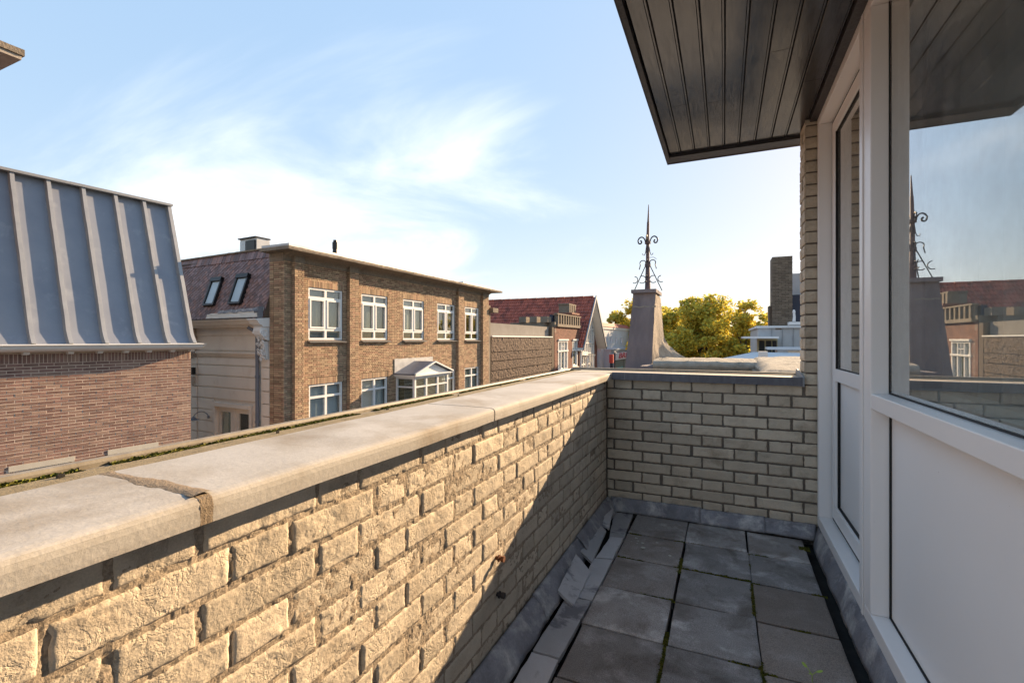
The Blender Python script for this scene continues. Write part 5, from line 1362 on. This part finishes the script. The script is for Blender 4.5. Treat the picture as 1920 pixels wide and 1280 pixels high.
# finial
fi = thing('roof_finial', 'rusty wrought iron spire finial with scrolls standing on the buttress', 'finial', (-.965, 6.76, .665), 0)
cx, cy = -.965, 6.76
M = MB(); M.tube([(cx, cy, .66), (cx, cy, 1.02)], .040, 8, r2=.027); M.tube([(cx, cy, 1.02), (cx, cy, 1.36), (cx + .006, cy, 1.62)], .026, 8, r2=.017); M.tube([(cx + .006, cy, 1.62), (cx + .012, cy, 1.86)], .015, 6, r2=.005)
for z in (1.005, 1.32): M.tube([(cx, cy, z), (cx, cy, z + .035)], .04, 10)
part(M, 'spire', MT['rust_far'], fi)
for a in range(4):
    dx, dy = [(1, 0), (0, 1), (-1, 0), (0, -1)][a]
    def at(r, z): return (cx + dx * r, cy + dy * r, z)
    M = MB()
    pts = [at(.02 + .0 * k, 1.32 + .0 * k) for k in range(1)] + [at(.03 + .055 * (1 - cos(t_)), 1.33 + .09 * sin(t_)) for t_ in [pi * k / 12 for k in range(11)]]
    pts += [at(.105 + .022 * cos(t_), 1.35 + .022 * sin(t_)) for t_ in [-.3 - pi * k / 6 for k in range(9)]]
    M.tube(pts, .008, 6, r2=.011); part(M, 'scroll', MT['iron'], fi)
    M = MB(); M.tube([at(.02, 1.28), at(.03, 1.20), at(.045, 1.165), at(.065, 1.17), at(.07, 1.19)], .005, 5); part(M, 'small_hook', MT['iron'], fi)
    M = MB(); M.tube([at(.03, 1.0), at(.03, 1.06)] + [at(.065 + .04 * cos(t_), 1.06 + .035 * sin(t_)) for t_ in [pi - pi * k / 8 for k in range(9)]] + [at(.10, 1.03), at(.115, .97)], .0065, 5); part(M, 'crook', MT['iron'], fi)
    M = MB(); M.tube([at(.02, 1.04), at(.19, .665)], .0065, 5); part(M, 'stay_rod', MT['iron'], fi)
    M = MB(); M.tube([at(.075 + .05 * cos(t_), .83 + .05 * sin(t_)) for t_ in [.9 + 4.6 * k / 12 for k in range(13)]], .006, 5)
    M.tube([at(.18 + .045 * cos(t_), .83 + .045 * sin(t_)) for t_ in [.6 * 0 + 1.6 + 3.6 * k / 12 for k in range(13)]], .006, 5)
    part(M, 'c_scroll', MT['iron'], fi)
M = MB(); M.tube([(cx, cy, 1.13), (cx + .08, cy, 1.13), (cx + .12, cy - .02, 1.10)], .003, 5); part(M, 'wire', MT['iron'], fi)

# ------------------------------------------------------------------ grey roof buildings at the right
gb = thing('grey_roof_building', 'grey clad rooftop building with canopy seen left of the brick pier', 'building', (3.5, 22, -9), 0)
M = MB(); M.box(1.18, 8, 20, 26, -9, .42); part(M, 'cladding_wall', MT['greyclad'], gb)
for x in (1.60, 1.95, 2.3, 2.65):
    M = MB(); M.box(x, x + .02, 19.97, 19.998, -2, .42); part(M, 'cladding_seam', MT['zinc_trim'], gb)
M = MB(); M.box(1.1, 8.1, 19.9, 26.1, .421, .50); part(M, 'roof_edge', MT['white_paint'], gb)
M = MB(); M.box(.62, 1.72, 18.6, 21, .03, .10); M.box(.80, 1.76, 18.5, 21, .101, .17) if False else None; part(M, 'canopy', MT['white_paint'], gb)
M = MB(); M.box(1.12, 1.75, 19.4, 19.9, -.55, .028); part(M, 'dormer', MT['blind_tan'], gb)
for (a, b) in ((1.16, 1.33), (1.38, 1.55), (1.59, 1.72)):
    M = MB(); M.box(a, b, 19.37, 19.399, -.5, -.05); part(M, 'window_pane', MT['dark_room'], gb)
M = MB(); M.box(1.60, 2.9, 17.8, 18.6, -.55, -.34); M.box(1.3, 2.7, 17.7, 18.7, -.339, -.26); part(M, 'roof_box', MT['whitewall'], gb)
M = MB(); M.box(1.9, 2.45, 17.77, 17.799, -.53, -.36); part(M, 'box_glass', MT['glass'], gb)
fr_ = thing('white_flat_roof', 'bright flat roof with white edges behind the slurried coping', 'roof', (1.0, 15, -9), 0)
M = MB(); M.face([(-.35, 14.5, -.60), (3.5, 13.5, -.60), (3.5, 17.7, -.45), (.9, 17.7, -.42)]); M.box(.8, 3.4, 13.4, 13.5, -.66, -.52); M.box(-.3, 3.3, 14.3, 18, -9, -.66); part(M, 'roof_sheet', MT['whitewall'], fr_)
M = MB(); M.box(.78, .98, 13.2, 13.4, -.8, -.30); part(M, 'white_post', MT['white_paint'], fr_)
ch = thing('chimney', 'tall grey brown brick chimney standing on the grey rooftop building', 'chimney', (1.96, 20.4, .5), 0)
M = MB(); M.box(1.655, 2.255, 20.03, 20.9, .30, 3.0); M.box(1.54, 1.654, 20.1, 20.8, .3, 1.25); part(M, 'core', MT['dark_mortar'], ch)
M = MB(); k = 0; z = 3.03
while z > .35:
    x = 1.632 - (k % 2) * .11
    while x < 2.28:
        a, b = max(x, 1.632), min(x + .2, 2.283)
        if b - a > .03: M.box(a, b, 20.0 + U(-.004, .004), 20.03, z - .052, z, R())
        x += .213
    M.box(1.63, 1.655, 20.03, 20.9, z - .052, z, R()); M.box(2.255, 2.283, 20.03, 20.9, z - .052, z, R())
    z -= .064; k += 1
M.box(1.632, 2.283, 20.0, 20.9, 3.03, 3.05, .4)
part(M, 'brick', MT['chimbrick'], ch, kind='stuff')
M = MB(); M.box(2.32, 3.4, 21.5, 22.5, .5, 2.58); part(M, 'flue_box', MT['greyclad'], thing('flue_shaft', 'pale grey shaft partly hidden behind the brick chimney', 'shaft', (2.8, 22, .5), 0))
st = thing('roof_ornament', 'small white figure ornament on a white block beside the chimney', 'ornament', (2.22, 18.9, .5), 0)
M = MB(); M.tube([(2.2, 18.9, .62), (2.21, 18.9, .78), (2.2, 18.9, .92)], .05, 8, r2=.035); M.tube([(2.2, 18.9, .92), (2.2, 18.9, 1.02)], .055, 8, r2=.03); part(M, 'figure', MT['white_paint'], st)
M = MB(); M.box(2.05, 2.6, 18.8, 19.3, .50, .60); part(M, 'block', MT['white_paint'], st)
M = MB(); M.box(2.3, 4, 20.95, 21.4, .5, 1.7); part(M, 'dark_wall', MT['navy'], thing('dark_roof_wall', 'dark low roof wall between chimney and brick pier', 'wall', (3, 21.2, .5), 0))

# ------------------------------------------------------------------ trees
def tree(x, y, h, rad, seed, label, zt, sq=.85, nl=26000, ls=.15):
    rnd = random.Random(seed)
    t = thing('street_tree', label, 'tree', (x, y, -9), 0, group='yellowing street trees behind the roofs')
    M = MB(); M.tube([(x, y, -9), (x + .1, y, -5.5), (x, y + .1, zt - rad * 1.4)], .38, 10, r2=.22)
    cc = []
    cz = zt - rad * sq
    for k in range(95):
        a = rnd.uniform(0, 2 * pi); e = rnd.uniform(-1.2, 1.45); r = rad * rnd.uniform(.25, .95) * (1.0 if k % 5 else 1.08)
        c_ = Vector((x + cos(a) * cos(e) * r, y + sin(a) * cos(e) * r, cz + sin(e) * r * sq)); cc.append((c_, rad * rnd.uniform(.13, .24)))
        if k < 22: M.tube([(x, y, cz - rad * .9), tuple(Vector((x, y, cz - rad * .3)).lerp(c_, .5)), tuple(c_)], .11, 5, r2=.02)
    part(M, 'trunk', MT['bark'], t)
    M = MB()
    for k in range(nl):
        c_, cr_ = rnd.choice(cc)
        d = Vector((rnd.gauss(0, 1), rnd.gauss(0, 1), rnd.gauss(0, 1))); d = d.normalized() * cr_ * (rnd.random() ** .35) * 1.15
        p = c_ + Vector((d.x, d.y, d.z * .75))
        if noise.noise(p * 1.1) < -.28: continue
        a = Vector((rnd.gauss(0, 1), rnd.gauss(0, 1), rnd.gauss(0, .6))).normalized(); b = a.cross(Vector((rnd.gauss(0, 1), rnd.gauss(0, 1), rnd.gauss(0, 1)))).normalized()
        s_ = ls * rnd.uniform(.6, 1.25)
        M.face([p - a * s_, p - b * s_ * .6, p + a * s_, p + b * s_ * .6], rnd.random())
    part(M, 'crown', MT['leaf'], t)
tree(-1.6, 46, 13, 4.6, 3, 'large yellow green tree filling the gap between buttress and chimney, middle of the three', 3.95, 1.05, 42000, .15)
tree(-5.3, 50, 12, 4.0, 5, 'yellow green tree directly right of the buttress, its crown a little lower', 3.5, 1.15, 30000, .16)
tree(-10.3, 66, 13, 4.9, 8, 'yellow green tree rising behind the gabled house and left of the buttress', 5.1, 1.0, 30000, .19)
tree(1.7, 44, 11, 2.6, 9, 'smaller looser yellow tree at the right end of the row near the grey rooftop', 3.0, 1.45, 12000)
tree(-3.8, 58, 11, 4.4, 12, 'yellow tree standing behind the two trees right of the buttress', 3.7, 1.1, 24000, .18)
# distant roofs
bh = thing('far_house', 'low distant house roof between the trees and the grey rooftop', 'house', (4.5, 60, -9), 0)
M = MB(); M.box(3.0, 9, 56, 70, -9, 1.2); M.box(-30, 30, 120, 140, -9, -1.5); part(M, 'wall', MT['render_wall'], bh)
M = MB(); M.prism([(2.7, 1.2), (9.3, 1.2), (6, 2.7)], 55.7, 70.2); part(M, 'roof', MT['roof_felt'], bh)
